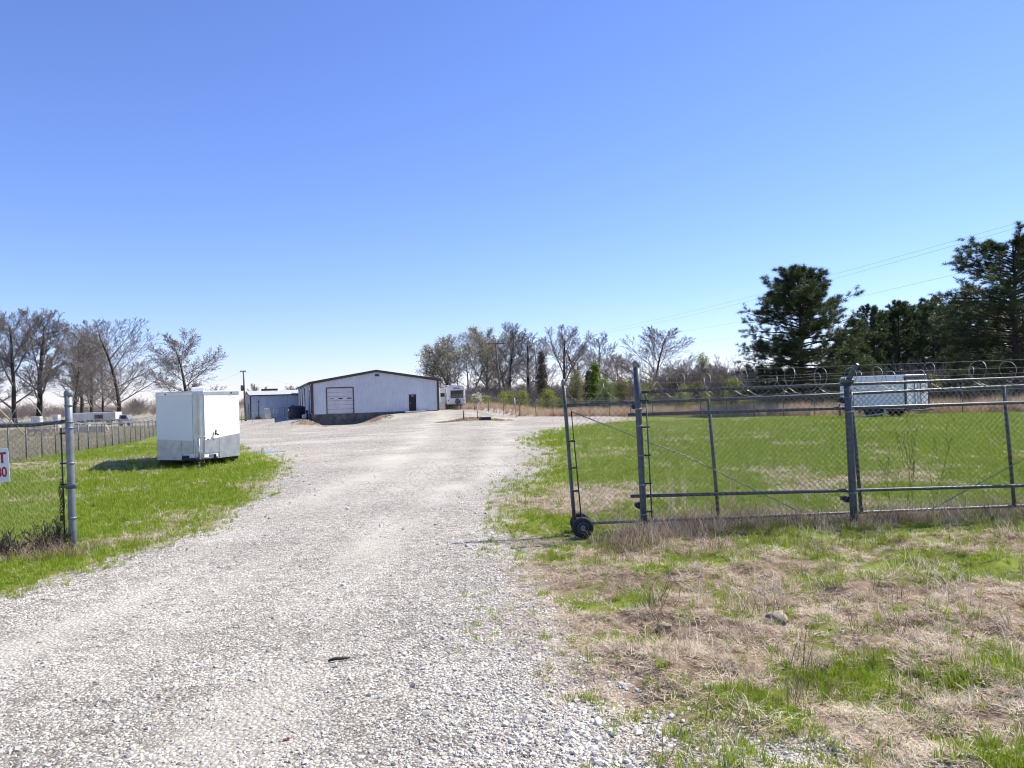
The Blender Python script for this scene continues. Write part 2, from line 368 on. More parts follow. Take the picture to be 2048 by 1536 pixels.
class MB:
    def __init__(s): s.v = []; s.f = []; s.sm = []
    def add(s, vs_, fs, smooth=False):
        o = len(s.v); s.v += [tuple(p) for p in vs_]
        s.f += [tuple(i + o for i in q) for q in fs]; s.sm += [smooth] * len(fs); return s
    def box(s, c, d, rot=None, bev=0.0):
        """centre, full size, optional Matrix/euler; chamfered edges if bev"""
        x, y, z = d[0] / 2, d[1] / 2, d[2] / 2
        b = min(bev, x * 0.9, y * 0.9, z * 0.9)
        if b <= 0:
            vs_ = [(-x, -y, -z), (x, -y, -z), (x, y, -z), (-x, y, -z), (-x, -y, z), (x, -y, z), (x, y, z), (-x, y, z)]
            fs = [(0, 3, 2, 1), (4, 5, 6, 7), (0, 1, 5, 4), (1, 2, 6, 5), (2, 3, 7, 6), (3, 0, 4, 7)]
        else:
            def loop(xx, yy, zz, bb): return [(-xx + bb, -yy, zz), (xx - bb, -yy, zz), (xx, -yy + bb, zz), (xx, yy - bb, zz), (xx - bb, yy, zz), (-xx + bb, yy, zz), (-xx, yy - bb, zz), (-xx, -yy + bb, zz)]
            vs_ = loop(x - b, y - b, -z, b * 0.5) + loop(x, y, -z + b, b) + loop(x, y, z - b, b) + loop(x - b, y - b, z, b * 0.5)
            fs = [tuple(range(7, -1, -1)), tuple(range(24, 32))]
            for k in range(3):
                for i in range(8):
                    j = (i + 1) % 8; fs.append((k * 8 + i, k * 8 + j, k * 8 + 8 + j, k * 8 + 8 + i))
        if rot is not None: rot = rot.to_matrix() if isinstance(rot, Euler) else rot
        out = []
        for p in vs_:
            q = Vector(p)
            if rot is not None: q = rot @ q
            out.append(q + Vector(c))
        return s.add(out, fs)
    def tube(s, pts, rad, n=8, caps=True, smooth=True):
        pts = [Vector(p) for p in pts]
        if isinstance(rad, (int, float)): rad = [rad] * len(pts)
        rings = []; prev = None
        for i, p in enumerate(pts):
            d = (pts[min(i + 1, len(pts) - 1)] - pts[max(i - 1, 0)])
            d = d.normalized() if d.length > 1e-9 else Vector((0, 0, 1))
            if prev is None: a = d.orthogonal().normalized()
            else:
                a = prev - d * prev.dot(d)
                a = a.normalized() if a.length > 1e-6 else d.orthogonal().normalized()
            prev = a; bb = d.cross(a); r = rad[i]
            rings.append([p + (a * math.cos(t) + bb * math.sin(t)) * r for t in [2 * math.pi * k / n for k in range(n)]])
        vs_ = [q for rg in rings for q in rg]; fs = []
        for i in range(len(pts) - 1):
            for k in range(n):
                j = (k + 1) % n; fs.append((i * n + k, i * n + j, i * n + n + j, i * n + n + k))
        s.add(vs_, fs, smooth)
        if caps:
            o = len(s.v) - len(vs_)
            s.f.append(tuple(o + k for k in range(n - 1, -1, -1))); s.sm.append(False)
            e = o + (len(pts) - 1) * n
            s.f.append(tuple(e + k for k in range(n))); s.sm.append(False)
        return s
    def lathe(s, prof, axis_o, axis_d, n=24, smooth=True):
        """prof: list of (radius, along)"""
        d = Vector(axis_d).normalized(); a = d.orthogonal().normalized(); b = d.cross(a); o = Vector(axis_o)
        vs_ = []; fs = []
        for r, t in prof:
            vs_ += [o + d * t + (a * math.cos(q) + b * math.sin(q)) * r for q in [2 * math.pi * k / n for k in range(n)]]
        for i in range(len(prof) - 1):
            for k in range(n):
                j = (k + 1) % n; fs.append((i * n + k, i * n + j, i * n + n + j, i * n + n + k))
        s.add(vs_, fs, smooth)
        o2 = len(s.v) - len(vs_)
        s.f.append(tuple(o2 + k for k in range(n - 1, -1, -1))); s.sm.append(False)
        e = o2 + (len(prof) - 1) * n
        s.f.append(tuple(e + k for k in range(n))); s.sm.append(False)
        return s
    def prism(s, poly, z0, z1):
        """extrude a plan polygon upward; z1 may be a list"""
        n = len(poly)
        zt = z1 if isinstance(z1, (list, tuple)) else [z1] * n
        zb = z0 if isinstance(z0, (list, tuple)) else [z0] * n
        vs_ = [(p[0], p[1], zb[i]) for i, p in enumerate(poly)] + [(p[0], p[1], zt[i]) for i, p in enumerate(poly)]
        fs = [tuple(range(n - 1, -1, -1)), tuple(range(n, 2 * n))] + [(i, (i + 1) % n, n + (i + 1) % n, n + i) for i in range(n)]
        return s.add(vs_, fs)
    def slab(s, quad, th):
        """quad of 3-D points thickened along its normal"""
        q = [Vector(p) for p in quad]
        nrm = (q[1] - q[0]).cross(q[-1] - q[0]).normalized() * th
        n = len(q)
        vs_ = q + [p + nrm for p in q]
        fs = [tuple(range(n - 1, -1, -1)), tuple(range(n, 2 * n))] + [(i, (i + 1) % n, n + (i + 1) % n, n + i) for i in range(n)]
        return s.add(vs_, fs)
    def mesh(s, name):
        me = bpy.data.meshes.new(name); me.from_pydata(s.v, [], s.f)
        me.polygons.foreach_set('use_smooth', s.sm); me.update(); return me
    def build(s, name, m, parent=None): return link(name, s.mesh(name), m, parent)

def text_part(name, body, size, m, parent, mw, extrude=0.003, bold=0.0):
    cu = bpy.data.curves.new(name, 'FONT'); cu.body = body; cu.size = size; cu.extrude = extrude; cu.offset = bold
    cu.align_x = 'CENTER'; cu.align_y = 'CENTER'
    tmp = bpy.data.objects.new('t', cu); col.objects.link(tmp)
    dg = bpy.context.evaluated_depsgraph_get()
    me = bpy.data.meshes.new_from_object(tmp.evaluated_get(dg))
    bpy.data.objects.remove(tmp)
    me.materials.clear(); me.name = name
    o = link(name, me, m, parent); o.matrix_local = mw
    return o

# ------------------------------------------------------------------ the ground
def P2(u, v): p = G(u, v); return (p.x, p.y)
ROAD = [(-16, 3.4), (-9, 6.1)] + [P2(*q) for q in
        [(0, 1192), (100, 1165), (200, 1130), (300, 1094), (400, 1058), (480, 1018), (525, 985), (548, 950), (556, 922), (520, 912), (478, 905), (440, 890), (400, 866), (330, 852), (400, 843)]] + \
       [(-52, 120), (-52, 150), (2, 150), (6, 112)] + [P2(*q) for q in
        [(1010, 826), (1150, 827), (1235, 832), (1262, 838), (1180, 851), (1105, 866), (1085, 884), (1120, 900), (1112, 928), (1052, 962), (1022, 1015), (1038, 1078), (1058, 1122), (1056, 1180), (1092, 1295), (1190, 1395), (1340, 1450), (1450, 1536)]] + \
       [(1.9, 2.6), (6, 0.9), (16, 0.2), (16, -12), (-16, -12)]
ROAD = np.array(ROAD)
def road_sd(x, y):
    x = np.asarray(x, float); y = np.asarray(y, float)
    d = np.full(x.shape, 1e9); inside = np.zeros(x.shape, bool)
    n = len(ROAD)
    for i in range(n):
        ax, ay = ROAD[i]; bx, by = ROAD[(i + 1) % n]
        ex, ey = bx - ax, by - ay
        t = np.clip(((x - ax) * ex + (y - ay) * ey) / (ex * ex + ey * ey), 0, 1)
        d = np.minimum(d, np.hypot(x - ax - t * ex, y - ay - t * ey))
        c = ((ay > y) != (by > y))
        xi = ax + (y - ay) * ex / (ey if abs(ey) > 1e-9 else 1e-9)
        inside ^= c & (x < xi)
    return np.where(inside, d, -d)
LF0, LF1 = G(40, 925), G(297, 877)             # left boundary fence line
RF0, RF1 = G(965, 822), G(1900, 828.5)         # back boundary fence line
def line_side(x, y, a, b): return ((b.x - a.x) * (y - a.y) - (b.y - a.y) * (x - a.x)) / math.hypot(b.x - a.x, b.y - a.y)
def masks(x, y):
    sd = road_sd(x, y)
    soft = np.clip(0.35 + 0.012 * y, 0.35, 2.2) * np.where(x > -0.5, 1.7, 1.0)
    n1 = fbm(x * 1.1 + 5, y * 1.1, 4) - 0.5
    g = 0.5 + 0.5 * np.clip((sd + n1 * soft * 1.6) / soft, -1, 1)
    # loose stone strewn in the verge on the right
    strew = S((x - 0.2) / 1.0) * S((4.9 - x) / 2.0) * S((7.0 - y) / 3.0) * np.clip((fbm(x * 1.3, y * 1.3 + 40, 3) - 0.42) * 3.2, 0, 1)
    g = np.maximum(g, 0.70 * strew)
    t = (x - F0[0]) * FT[0] + (y - F0[1]) * FT[1]; n = (x - F0[0]) * FN[0] + (y - F0[1]) * FN[1]
    heap = np.maximum(S(1 - np.hypot(t + 0.6, n - 4.5) / 2.4), S(1 - np.hypot(t - 7.3, n - 3.6) / 2.4))
    mound = S(1.35 - np.hypot((x + 4.1) / 4.0, (y - 78) / 2.2))
    g = np.where((heap > 0.3) | (mound > 0.35), 0.0, g)
    # dry patches
    pn = fbm(x * 0.55 + 30, y * 0.55 + 4, 4)
    pf = fbm(x * 2.1 + 3, y * 2.1 + 14, 3)
    dry = np.clip((pn - 0.60) * 2.2 + (pf - 0.5) * 0.9 + 0.10, 0, 0.75)
    outside = S((11.4 - y) / 1.6) * S((x + 0.8) / 1.2)                    # rough verge before the fence
    dryo = np.clip(0.50 + (pn - 0.5) * 2.0 + (pf - 0.5) * 2.3, 0.12, 0.95)
    strip = S(1 - np.abs(y - 9.3) / 1.1) * S((x - 2.2) / 1.2)             # greener strip along the fence foot
    dryo = dryo * (1 - 0.62 * strip)
    dry = dry * (1 - outside) + dryo * outside
    near = S(1 - np.abs(y - 13.0) / 3.2) * S((x - 0.3) / 0.8)
    dry = np.clip(dry + near * np.clip(0.12 + (pn - 0.47) * 2.6, 0, 0.6), 0, 1)
    lb = S(1 - np.abs(y - 25 + 0.1 * x) / 6.0) * S((-x - 9) / 3)          # tan band left of the trailer
    dry = np.clip(dry + 0.55 * lb, 0, 1)
    dry = np.maximum(dry, (heap > 0.3) * 0.9); dry = np.maximum(dry, (mound > 0.35) * 0.85)
    dull = S((line_side(x, y, LF0, LF1)) / 1.5)
    back = S((line_side(x, y, RF1, RF0) * -1 - 0.2) / 1.5)
    dull = np.clip(np.maximum(dull, 0.9 * back * S((x + 8) / 6)), 0, 1)
    dull = np.maximum(dull, S((y - 150) / 40))
    g = g * (1 - np.maximum(S((line_side(x, y, LF0, LF1)) / 1.0), S((y - 150) / 10)))
    # wheel tracks run with the drive: a gentle curve from near left to the yard
    cx = -2.9 + 0.9 * S((y - 11) / 9) - 3.0 * S((y - 22) / 60) + 0.25 * (fbm(x * 0.0 + 4, y * 0.25, 2) - 0.5)
    w = 1.0 + 0.035 * np.clip(y - 10, 0, 60)
    tr = np.zeros_like(x)
    for o_, k_ in ((-1.1, 1.0), (1.1, 1.0), (-0.1, 0.35)):
        tr = np.maximum(tr, k_ * np.exp(-((x - cx - o_ * w) / (0.42 * w)) ** 2))
    patch = fbm(x * 0.9, y * 0.4 + 8, 4)
    dust = np.clip(tr * np.clip((patch - 0.25) * 2.4, 0.1, 1.1) + 0.5 * S((fbm(x * 0.3 + 60, y * 0.22, 3) - 0.5) * 4) * S((y - 9) / 8), 0, 1)
    return g, dry, dull, dust

def axis(steps):
    out = []
    for a, b, s0, k in steps:
        p = a
        while p < b: out.append(p); p += max(s0, k * abs(p))
    return out
ys = [-2500, -900, -300, -100, -40, -15, -6, -2, 0, 1, 1.7] + axis([(2.2, 150, 0.07, 0.017)]) + [150, 160, 175, 195, 220, 260, 320, 420, 600, 900, 1400, 2600, 5000]
xp = axis([(0.0, 60, 0.09, 0.022)]) + [60, 66, 74, 84, 98, 118, 150, 200, 280, 420, 700, 1200, 2500, 4500]
xs = [-p for p in reversed(xp[1:])] + xp
X, Y = np.meshgrid(np.array(xs), np.array(ys))
Z = height(X, Y)
mg, md, mu_, ma = masks(X, Y)
nx, ny = len(xs), len(ys)
vid = np.arange(nx * ny).reshape(ny, nx)
quads = np.stack([vid[:-1, :-1], vid[:-1, 1:], vid[1:, 1:], vid[1:, :-1]], -1).reshape(-1, 4)
gq = (mg[:-1, :-1] + mg[:-1, 1:] + mg[1:, 1:] + mg[1:, :-1]).reshape(-1) / 4
V = np.stack([X, Y, Z], -1).reshape(-1, 3)
C = np.stack([mg, md, mu_, ma], -1).reshape(-1, 4)
def ground_part(name, sel, label, cat):
    q = quads[sel]; u, inv = np.unique(q, return_inverse=True)
    me = np_mesh(name, V[u], inv.reshape(-1, 4), True)
    a = me.attributes.new('mask', 'FLOAT_COLOR', 'POINT'); a.data.foreach_set('color', C[u].astype(np.float32).ravel())
    o = link(name, me, M['ground']); tag(o, label, None, kind='structure'); return o
ground_part('ground', gq < 0.5, 'rough grassy ground on both sides of the gravel drive', 'ground')
ground_part('gravel_road', gq >= 0.5, 'pale gravel drive widening into the yard', 'road')

# ------------------------------------------------------------------ scatter with geometry nodes
def scatter(name, pts, scl, rot, vid_, protos, label, cat):
    me = bpy.data.meshes.new(name)
    n = len(pts)
    me.vertices.add(n); me.vertices.foreach_set('co', np.asarray(pts, np.float32).ravel())
    me.attributes.new('scl', 'FLOAT', 'POINT').data.foreach_set('value', np.asarray(scl, np.float32))
    me.attributes.new('rot', 'FLOAT_VECTOR', 'POINT').data.foreach_set('vector', np.asarray(rot, np.float32).ravel())
    me.attributes.new('vid', 'INT', 'POINT').data.foreach_set('value', np.asarray(vid_, np.int32))
    o = link(name, me); tag(o, label, cat, kind='stuff')
    pc = bpy.data.collections.new(name + '_kinds')
    for p in protos: pc.objects.link(p)
    ng = bpy.data.node_groups.new(name, 'GeometryNodeTree')
    ng.interface.new_socket('Geometry', in_out='INPUT', socket_type='NodeSocketGeometry')
    ng.interface.new_socket('Geometry', in_out='OUTPUT', socket_type='NodeSocketGeometry')
    gi = ng.nodes.new('NodeGroupInput'); go = ng.nodes.new('NodeGroupOutput')
    ci = ng.nodes.new('GeometryNodeCollectionInfo'); ci.inputs[0].default_value = pc
    ci.inputs[1].default_value = True; ci.inputs[2].default_value = True
    ip = ng.nodes.new('GeometryNodeInstanceOnPoints'); ip.inputs['Pick Instance'].default_value = True
    def na(nm, t):
        a = ng.nodes.new('GeometryNodeInputNamedAttribute'); a.data_type = t; a.inputs[0].default_value = nm
        return a.outputs[0]
    er = ng.nodes.new('FunctionNodeEulerToRotation')
    L = ng.links.new
    L(gi.outputs[0], ip.inputs['Points']); L(ci.outputs[0], ip.inputs['Instance'])
    L(na('vid', 'INT'), ip.inputs['Instance Index'])
    L(na('rot', 'FLOAT_VECTOR'), er.inputs[0]); L(er.outputs[0], ip.inputs['Rotation'])
    L(na('scl', 'FLOAT'), ip.inputs['Scale'])
    L(ip.outputs[0], go.inputs[0])
    md_ = o.modifiers.new('scatter', 'NODES'); md_.node_group = ng
    return o
def proto(name, me, m):
    o = bpy.data.objects.new(name, me); me.materials.append(m); return o

def blades(n, r, lmin, lmax, w, lean, seed, curl=0.5, flat=0.0):
    """a tuft of n bent blades rooted within radius r"""
    g = np.random.default_rng(seed); v = []; f = []
    for i in range(n):
        a = g.random() * 6.283; rr = r * math.sqrt(g.random()); p = np.array([rr * math.cos(a), rr * math.sin(a), 0.0])
        b = g.random() * 6.283; l = lmin + (lmax - lmin) * g.random()
        t = lean * (0.3 + g.random())
        if flat: t = 1.25 + 0.3 * g.random(); p[2] = flat * g.random()
        d0 = np.array([math.cos(b) * math.sin(t), math.sin(b) * math.sin(t), math.cos(t)])
        t2 = t + curl * g.random()
        d1 = np.array([math.cos(b) * math.sin(t2), math.sin(b) * math.sin(t2), math.cos(t2)])
        s = np.array([-math.sin(b), math.cos(b), 0]) * w * (0.6 + 0.8 * g.random()) * 0.5
        q = p + d0 * l * 0.55; e = q + d1 * l * 0.45
        k = len(v); v += [p - s, p + s, q + s * 0.8, q - s * 0.8, e]
        f += [(k, k + 1, k + 2), (k, k + 2, k + 3), (k + 3, k + 2, k + 4)]
    return np_mesh('tuft', np.array(v), np.array(f))

def rock_mesh(seed, sub=1, squash=0.6):
    import bmesh
    bm = bmesh.new(); bmesh.ops.create_icosphere(bm, subdivisions=sub, radius=1.0)
    g = np.random.default_rng(seed)
    planes = [(Vector(g.normal(size=3)).normalized(), 0.45 + 0.4 * g.random()) for _ in range(7)]
    for v in bm.verts:
        p = v.co * (1 + 0.14 * g.normal())
        for nrm, d in planes:
            e = p.dot(nrm) - d
            if e > 0: p -= nrm * e
        v.co = Vector((p.x * (1 + 0.3 * math.sin(seed)), p.y, p.z * squash))
    me = bpy.data.meshes.new('rock'); bm.to_mesh(me); bm.free(); return me

def frustum_pts(n, y0, y1, power, spread=0.74, pad=0.6):
    """random ground points, density falling as y**-power"""
    u = rng.random(n); e = 2 - power
    y = (y0 ** e + u * (y1 ** e - y0 ** e)) ** (1 / e) if abs(e) > 1e-6 else y0 * (y1 / y0) ** u
    x = (rng.random(n) * 2 - 1) * (spread * y + pad)
    return x, y

# grass
def scatter_grass():
    gp = [proto('a%d_tuft' % i, blades(18, 0.05, 0.035, 0.095, 0.0055, 0.5, 30 + i), M['grass']) for i in range(4)]
    gl = [proto('b%d_tuft' % i, blades(14, 0.03, 0.09, 0.20, 0.006, 0.35, 50 + i), M['grass']) for i in range(3)]
    dm = [proto('a%d_mat' % i, blades(20, 0.09, 0.05, 0.15, 0.0045, 0.5, 70 + i, 0.3, 0.025), M['dry']) for i in range(4)]
    du = [proto('b%d_dry' % i, blades(16, 0.04, 0.05, 0.15, 0.0045, 0.75, 90 + i, 0.6), M['dry']) for i in range(3)]
    x, y = frustum_pts(230000, 2.7, 62, 1.4)
    g, dry, dull, dust = masks(x, y)
    fine = rng.random(len(x))
    clump = 1 - S((11.0 - y) / 1.5) * S((x + 0.6) / 1.2) * (1 - np.clip((fbm(x * 4.2 + 11, y * 4.2, 3) - 0.30) * 4.0, 0.12, 1))
    keep = (fine < (1 - g) ** 1.4 * 1.05 * clump) & (dull < 0.6)
    # sparse weeds on the drive itself are rare
    x, y, dry = x[keep], y[keep], dry[keep]
    z = height(x, y)
    isdry = rng.random(len(x)) < np.clip(dry * 1.0, 0.03, 0.86)
    P = np.stack([x, y, z], -1)
    verge = S((11.0 - y) / 1.5) * S((x + 0.6) / 1.2)
    sc = np.clip(y / 9.0, 0.85, 4.0) ** 0.55 * (0.55 + 0.65 * rng.random(len(x))) * np.where(isdry, 0.80 + 0.05 * verge, 0.80)
    rot = np.stack([(rng.random(len(x)) - .5) * .3, (rng.random(len(x)) - .5) * .3, rng.random(len(x)) * 6.28], -1)
    i = ~isdry
    tall = (rng.random(i.sum()) < 0.05 + 0.03 * verge[i])
    scatter('green_grass', P[i], sc[i], rot[i], np.where(tall, 4 + rng.integers(0, 3, i.sum()), rng.integers(0, 4, i.sum())), gp + gl,
            'short green spring grass on both sides of the gravel drive', 'grass')
    i = isdry
    up = (rng.random(i.sum()) < 0.24)
    scatter('dry_grass', P[i], sc[i], rot[i], np.where(up, 4 + rng.integers(0, 3, i.sum()), rng.integers(0, 4, i.sum())), dm + du,
            'matted tan dead grass lying in patches on the verge', 'dead grass')
scatter_grass()

def scatter_stones():
    sp = [proto('s%d_stone' % i, rock_mesh(200 + i, 1, 0.55 + 0.08 * i), M['stone']) for i in range(6)]
    x, y = frustum_pts(190000, 2.6, 20, 1.9)
    g, dry, dull, dust = masks(x, y)
    band = 0.35 + 0.65 * S((fbm(x * 0.9 + 9, y * 0.5, 3) - 0.38) * 4)
    keep = rng.random(len(x)) < np.clip(g, 0, 1) ** 1.2 * np.clip(1 - 1.0 * dust, .06, 1) * band
    x, y = x[keep], y[keep]
    x3, y3 = frustum_pts(34000, 17, 75, 1.6)
    g3, _, _, d3 = masks(x3, y3); k3 = rng.random(len(x3)) < g3 * (1 - .7 * d3)
    x = np.concatenate([x, x3[k3]]); y = np.concatenate([y, y3[k3]])
    edge = S((x + 1.2) / 2.0) * S((6.5 - y) / 3)                       # coarser stone low on the right
    r = np.exp(rng.normal(-5.08, 0.42, len(x))) * (1 + 0.5 * edge) * (1 + 0.035 * y)
    z = height(x, y) + r * 0.12
    rot = np.stack([(rng.random(len(x)) - .5) * 1.2, (rng.random(len(x)) - .5) * 1.2, rng.random(len(x)) * 6.28], -1)
    scatter('gravel', np.stack([x, y, z], -1), r, rot, rng.integers(0, 6, len(x)), sp, 'loose crushed white and grey stone on the drive', 'gravel')
scatter_stones()

# tall tan grass along the back fence, dead tangles under the near fence
def scatter_tall():
    tp = [proto('a%d_tall' % i, blades(46, 0.20, 0.7, 1.35, 0.014, 0.22, 110 + i, 0.45), M['broom']) for i in range(4)]
    tp += [proto('b%d_tall' % i, blades(26, 0.16, 0.4, 0.85, 0.013, 0.4, 120 + i, 0.6), M['broom']) for i in range(2)]
    d = (RF1 - RF0); L_ = math.hypot(d.x, d.y); dx, dy = d.x / L_, d.y / L_
    nxn, nyn = -dy, dx
    if nyn < 0: nxn, nyn = -nxn, -nyn
    n = 5200
    s = -16 + rng.random(n) * (L_ + 30); o = 0.3 + rng.random(n) ** 1.4 * 9
    x = RF0.x + dx * s + nxn * o; y = RF0.y + dy * s + nyn * o
    keep = rng.random(n) < np.clip(0.35 + 1.6 * (fbm(x * 0.3, y * 0.3, 3) - 0.3), 0.15, 1)
    x, y, s = x[keep], y[keep], s[keep]
    sc = (0.65 + 0.5 * rng.random(len(x))) * (0.75 + 0.35 * S(s / L_))
    rot = np.stack([np.zeros(len(x)), (rng.random(len(x)) - .5) * .2, rng.random(len(x)) * 6.28], -1)
    scatter('tall_dry_grass', np.stack([x, y, height(x, y)], -1), sc, rot, rng.integers(0, 6, len(x)), tp,
            'tall tan dead grass standing behind the far chain link fence', 'tall grass')
    # tangles at the foot of the gate fence
    tg = [proto('a%d_tangle' % i, blades(30, 0.16, 0.12, 0.36, 0.004, 0.8, 140 + i, 0.9), M['dry' if i < 2 else 'deadweed']) for i in range(4)]
    n = 620
    x = 0.85 + rng.random(n) ** 0.9 * 7.2; y = 10.35 + rng.normal(0, 0.33, n)
    k = rng.random(n) < np.clip((fbm(x * 0.9, y * 0.5, 2) - 0.25) * 2.4, 0.05, 1)
    x, y = x[k], y[k]
    x2 = np.concatenate([x, 1.9 + rng.normal(0, 0.38, 70), -6.15 + rng.normal(0, 0.4, 60), 0.7 + 7 * rng.random(190), 1.55 + rng.normal(0, 0.25, 60)])
    y2 = np.concatenate([y, 9.75 + rng.normal(0, 0.22, 70), 9.65 + rng.normal(0, 0.2, 60), 3.6 + 6.0 * rng.random(190), 9.3 + rng.normal(0, 0.25, 60)])
    rot = np.stack([(rng.random(len(x2)) - .5) * .5, (rng.random(len(x2)) - .5) * .5, rng.random(len(x2)) * 6.28], -1)
    scatter('dead_weed_tangles', np.stack([x2, y2, height(x2, y2)], -1), 0.5 + 0.7 * rng.random(len(x2)), rot, rng.integers(0, 4, len(x2)), tg,
            'tangled brown dead weeds along the foot of the gate fence', 'dead weeds')
    # thin dull growth in the neighbouring field on the left
    wp = [proto('a%d_dull' % i, blades(26, 0.25, 0.08, 0.26, 0.012, 0.6, 160 + i, 0.6), M['wintergrass']) for i in range(3)]
    n = 9000
    y = 24 + rng.random(n) ** 1.5 * 90; x = -(0.45 + 0.33 * rng.random(n)) * y
    k = line_side(x, y, LF0, LF1) > 0.1
    x, y = x[k], y[k]
    rot = np.stack([np.zeros(len(x)), np.zeros(len(x)), rng.random(len(x)) * 6.28], -1)
    scatter('winter_grass', np.stack([x, y, height(x, y)], -1), 0.8 + 0.9 * rng.random(len(x)), rot, rng.integers(0, 3, len(x)), wp,
            'dull brown winter grass in the field beyond the left fence', 'winter grass')
scatter_tall()

# puddle by the trailer
def puddle():
    c = G(524, 905); mb = MB(); n = 26
    e = G(552, 905).x - c.x
    pts = []
    for k in range(n):
        a = 2 * math.pi * k / n; q = 1 + 0.22 * math.sin(3 * a + 1) + 0.14 * math.sin(5 * a) + 0.1 * random.random()
        pts.append((c.x + e * q * math.cos(a), c.y + 0.75 * q * math.sin(a) ))
    zt = max(hz(*p) for p in pts) + 0.006
    mb.add([(p[0], p[1], zt) for p in pts], [tuple(range(n))])
    m, nt, b = new_mat('puddle_water'); b.inputs['Base Color'].default_value = (0.05, 0.05, 0.045, 1)
    b.inputs['Roughness'].default_value = 0.03; b.inputs['IOR'].default_value = 1.33
    tag(mb.build('puddle', m), 'shallow puddle at the edge of the gravel beside the white trailer', None, kind='structure')
puddle()

# ------------------------------------------------------------------ fences
def chain(mb, p0, p1, z0, z1, sp, r, n=3, inset=0.0):
    """woven diagonals between two plan points; z0/z1 callables of (x, y)"""
    a = Vector((p0[0], p0[1], 0)); b = Vector((p1[0], p1[1], 0)); L_ = (b - a).length; d = (b - a) / L_
    nrm = Vector((-d.y, d.x, 0))
    ks = [L_ * i / 8 for i in range(9)]
    tab = {}
    for f in (z0, z1):
        if callable(f): tab[id(f)] = [f(*(a + d * q)[:2]) for q in ks]
    def zz(f, s): return float(np.interp(s, ks, tab[id(f)])) if callable(f) else f
    H = zz(z1, L_ / 2) - zz(z0, L_ / 2)
    k = int((L_ + H) / sp) + 2
    for sgn in (1, -1):
        for i in range(-int(H / sp) - 1, k):
            s0 = i * sp; s1 = s0 + sgn * H
            t0, t1 = 0.0, 1.0
            lo, hi = min(s0, s1), max(s0, s1)
            if hi <= 0 or lo >= L_: continue
            ds = s1 - s0
            ta, tb = (0 - s0) / ds, (L_ - s0) / ds
            t0 = max(t0, min(ta, tb)); t1 = min(t1, max(ta, tb))
            if t1 - t0 < 0.02: continue
            pts = []
            for t in (t0, t1):
                s = s0 + ds * t; q = a + d * s
                za, zb = zz(z0, s), zz(z1, s)
                pts.append(Vector((q.x, q.y, za + (zb - za) * t)) + nrm * (sgn * r * 1.0))
            mb.tube(pts, r, n, False)
def razor(mb, p0, p1, rad, pitch, r, seed, squash=0.9, tilt=0.5):
    """a stretched concertina coil from p0 to p1"""
    g = random.Random(seed); a = Vector(p0); b = Vector(p1); L_ = (b - a).length; d = (b - a) / L_
    up = Vector((0, 0, 1)); sd = d.cross(up).normalized()
    pts = []; s = 0.0; ph = g.random() * 6.28; k = 0
    pit = pitch
    while s < L_:
        if k % 20 == 0: pit = pitch * (0.55 + 0.9 * g.random()); rr = rad * (0.8 + 0.35 * g.random())
        if k == 0: cur = rr
        cur += (rr - cur) * 0.1
        pts.append(a + d * (s + tilt * cur * math.cos(ph)) + up * (cur * squash * math.sin(ph)) + sd * (cur * math.cos(ph)))
        ph += 2 * math.pi / 20; s += pit / 20; k += 1
    mb.tube(pts, r, 4, True)
    for i in range(3, len(pts) - 3, 2):                              # barbs
        t = (pts[i + 1] - pts[i - 1]).normalized(); o_ = t.orthogonal().normalized()
        mb.add([pts[i] - t * 0.016, pts[i] + t * 0.016, pts[i] + o_ * 0.014], [(0, 1, 2)])
        mb.add([pts[i] - t * 0.016, pts[i] + t * 0.016, pts[i] - o_ * 0.014], [(0, 1, 2)])
def barbed(mb, pts, r=0.0028, step=0.13):
    pts = [Vector(p) for p in pts]; mb.tube(pts, r, 4, False)
    for a, b in zip(pts[:-1], pts[1:]):
        L_ = (b - a).length; d = (b - a) / L_; s = 0.05
        while s < L_:
            p = a + d * s; o_ = d.orthogonal().normalized() * 0.02; o2 = d.cross(o_)
            mb.tube([p - o_ - o2 * 0.4, p + o_ + o2 * 0.4], 0.0018, 3, False); mb.tube([p + o2 - o_ * .4, p - o2 + o_ * .4], 0.0018, 3, False)
            s += step
def post_mb(x, y, z0, z1, r, lean=(0, 0), n=16, dome=True):
    mb = MB(); h = z1 - z0
    pts = [(x + lean[0] * t, y + lean[1] * t, z0 + h * t) for t in (0, 0.25, 0.5, 0.75, 1)]
    mb.tube(pts, r, n); return mb, Vector(pts[-1])
def cap_mb(p, r):
    mb = MB(); mb.lathe([(r * 1.12, -0.05), (r * 1.12, 0.0), (r * 0.95, 0.022), (r * 0.55, 0.04), (r * 0.12, 0.046)], p, (0, 0, 1), 14); return mb
def band_mb(p, r, d=(0, 0, 1), h=0.025):
    mb = MB(); mb.lathe([(r, -h / 2), (r * 1.12, -h / 2), (r * 1.12, h / 2), (r, h / 2)], p, d, 16); return mb
STUFF = lambda o: tag(o, kind='stuff')

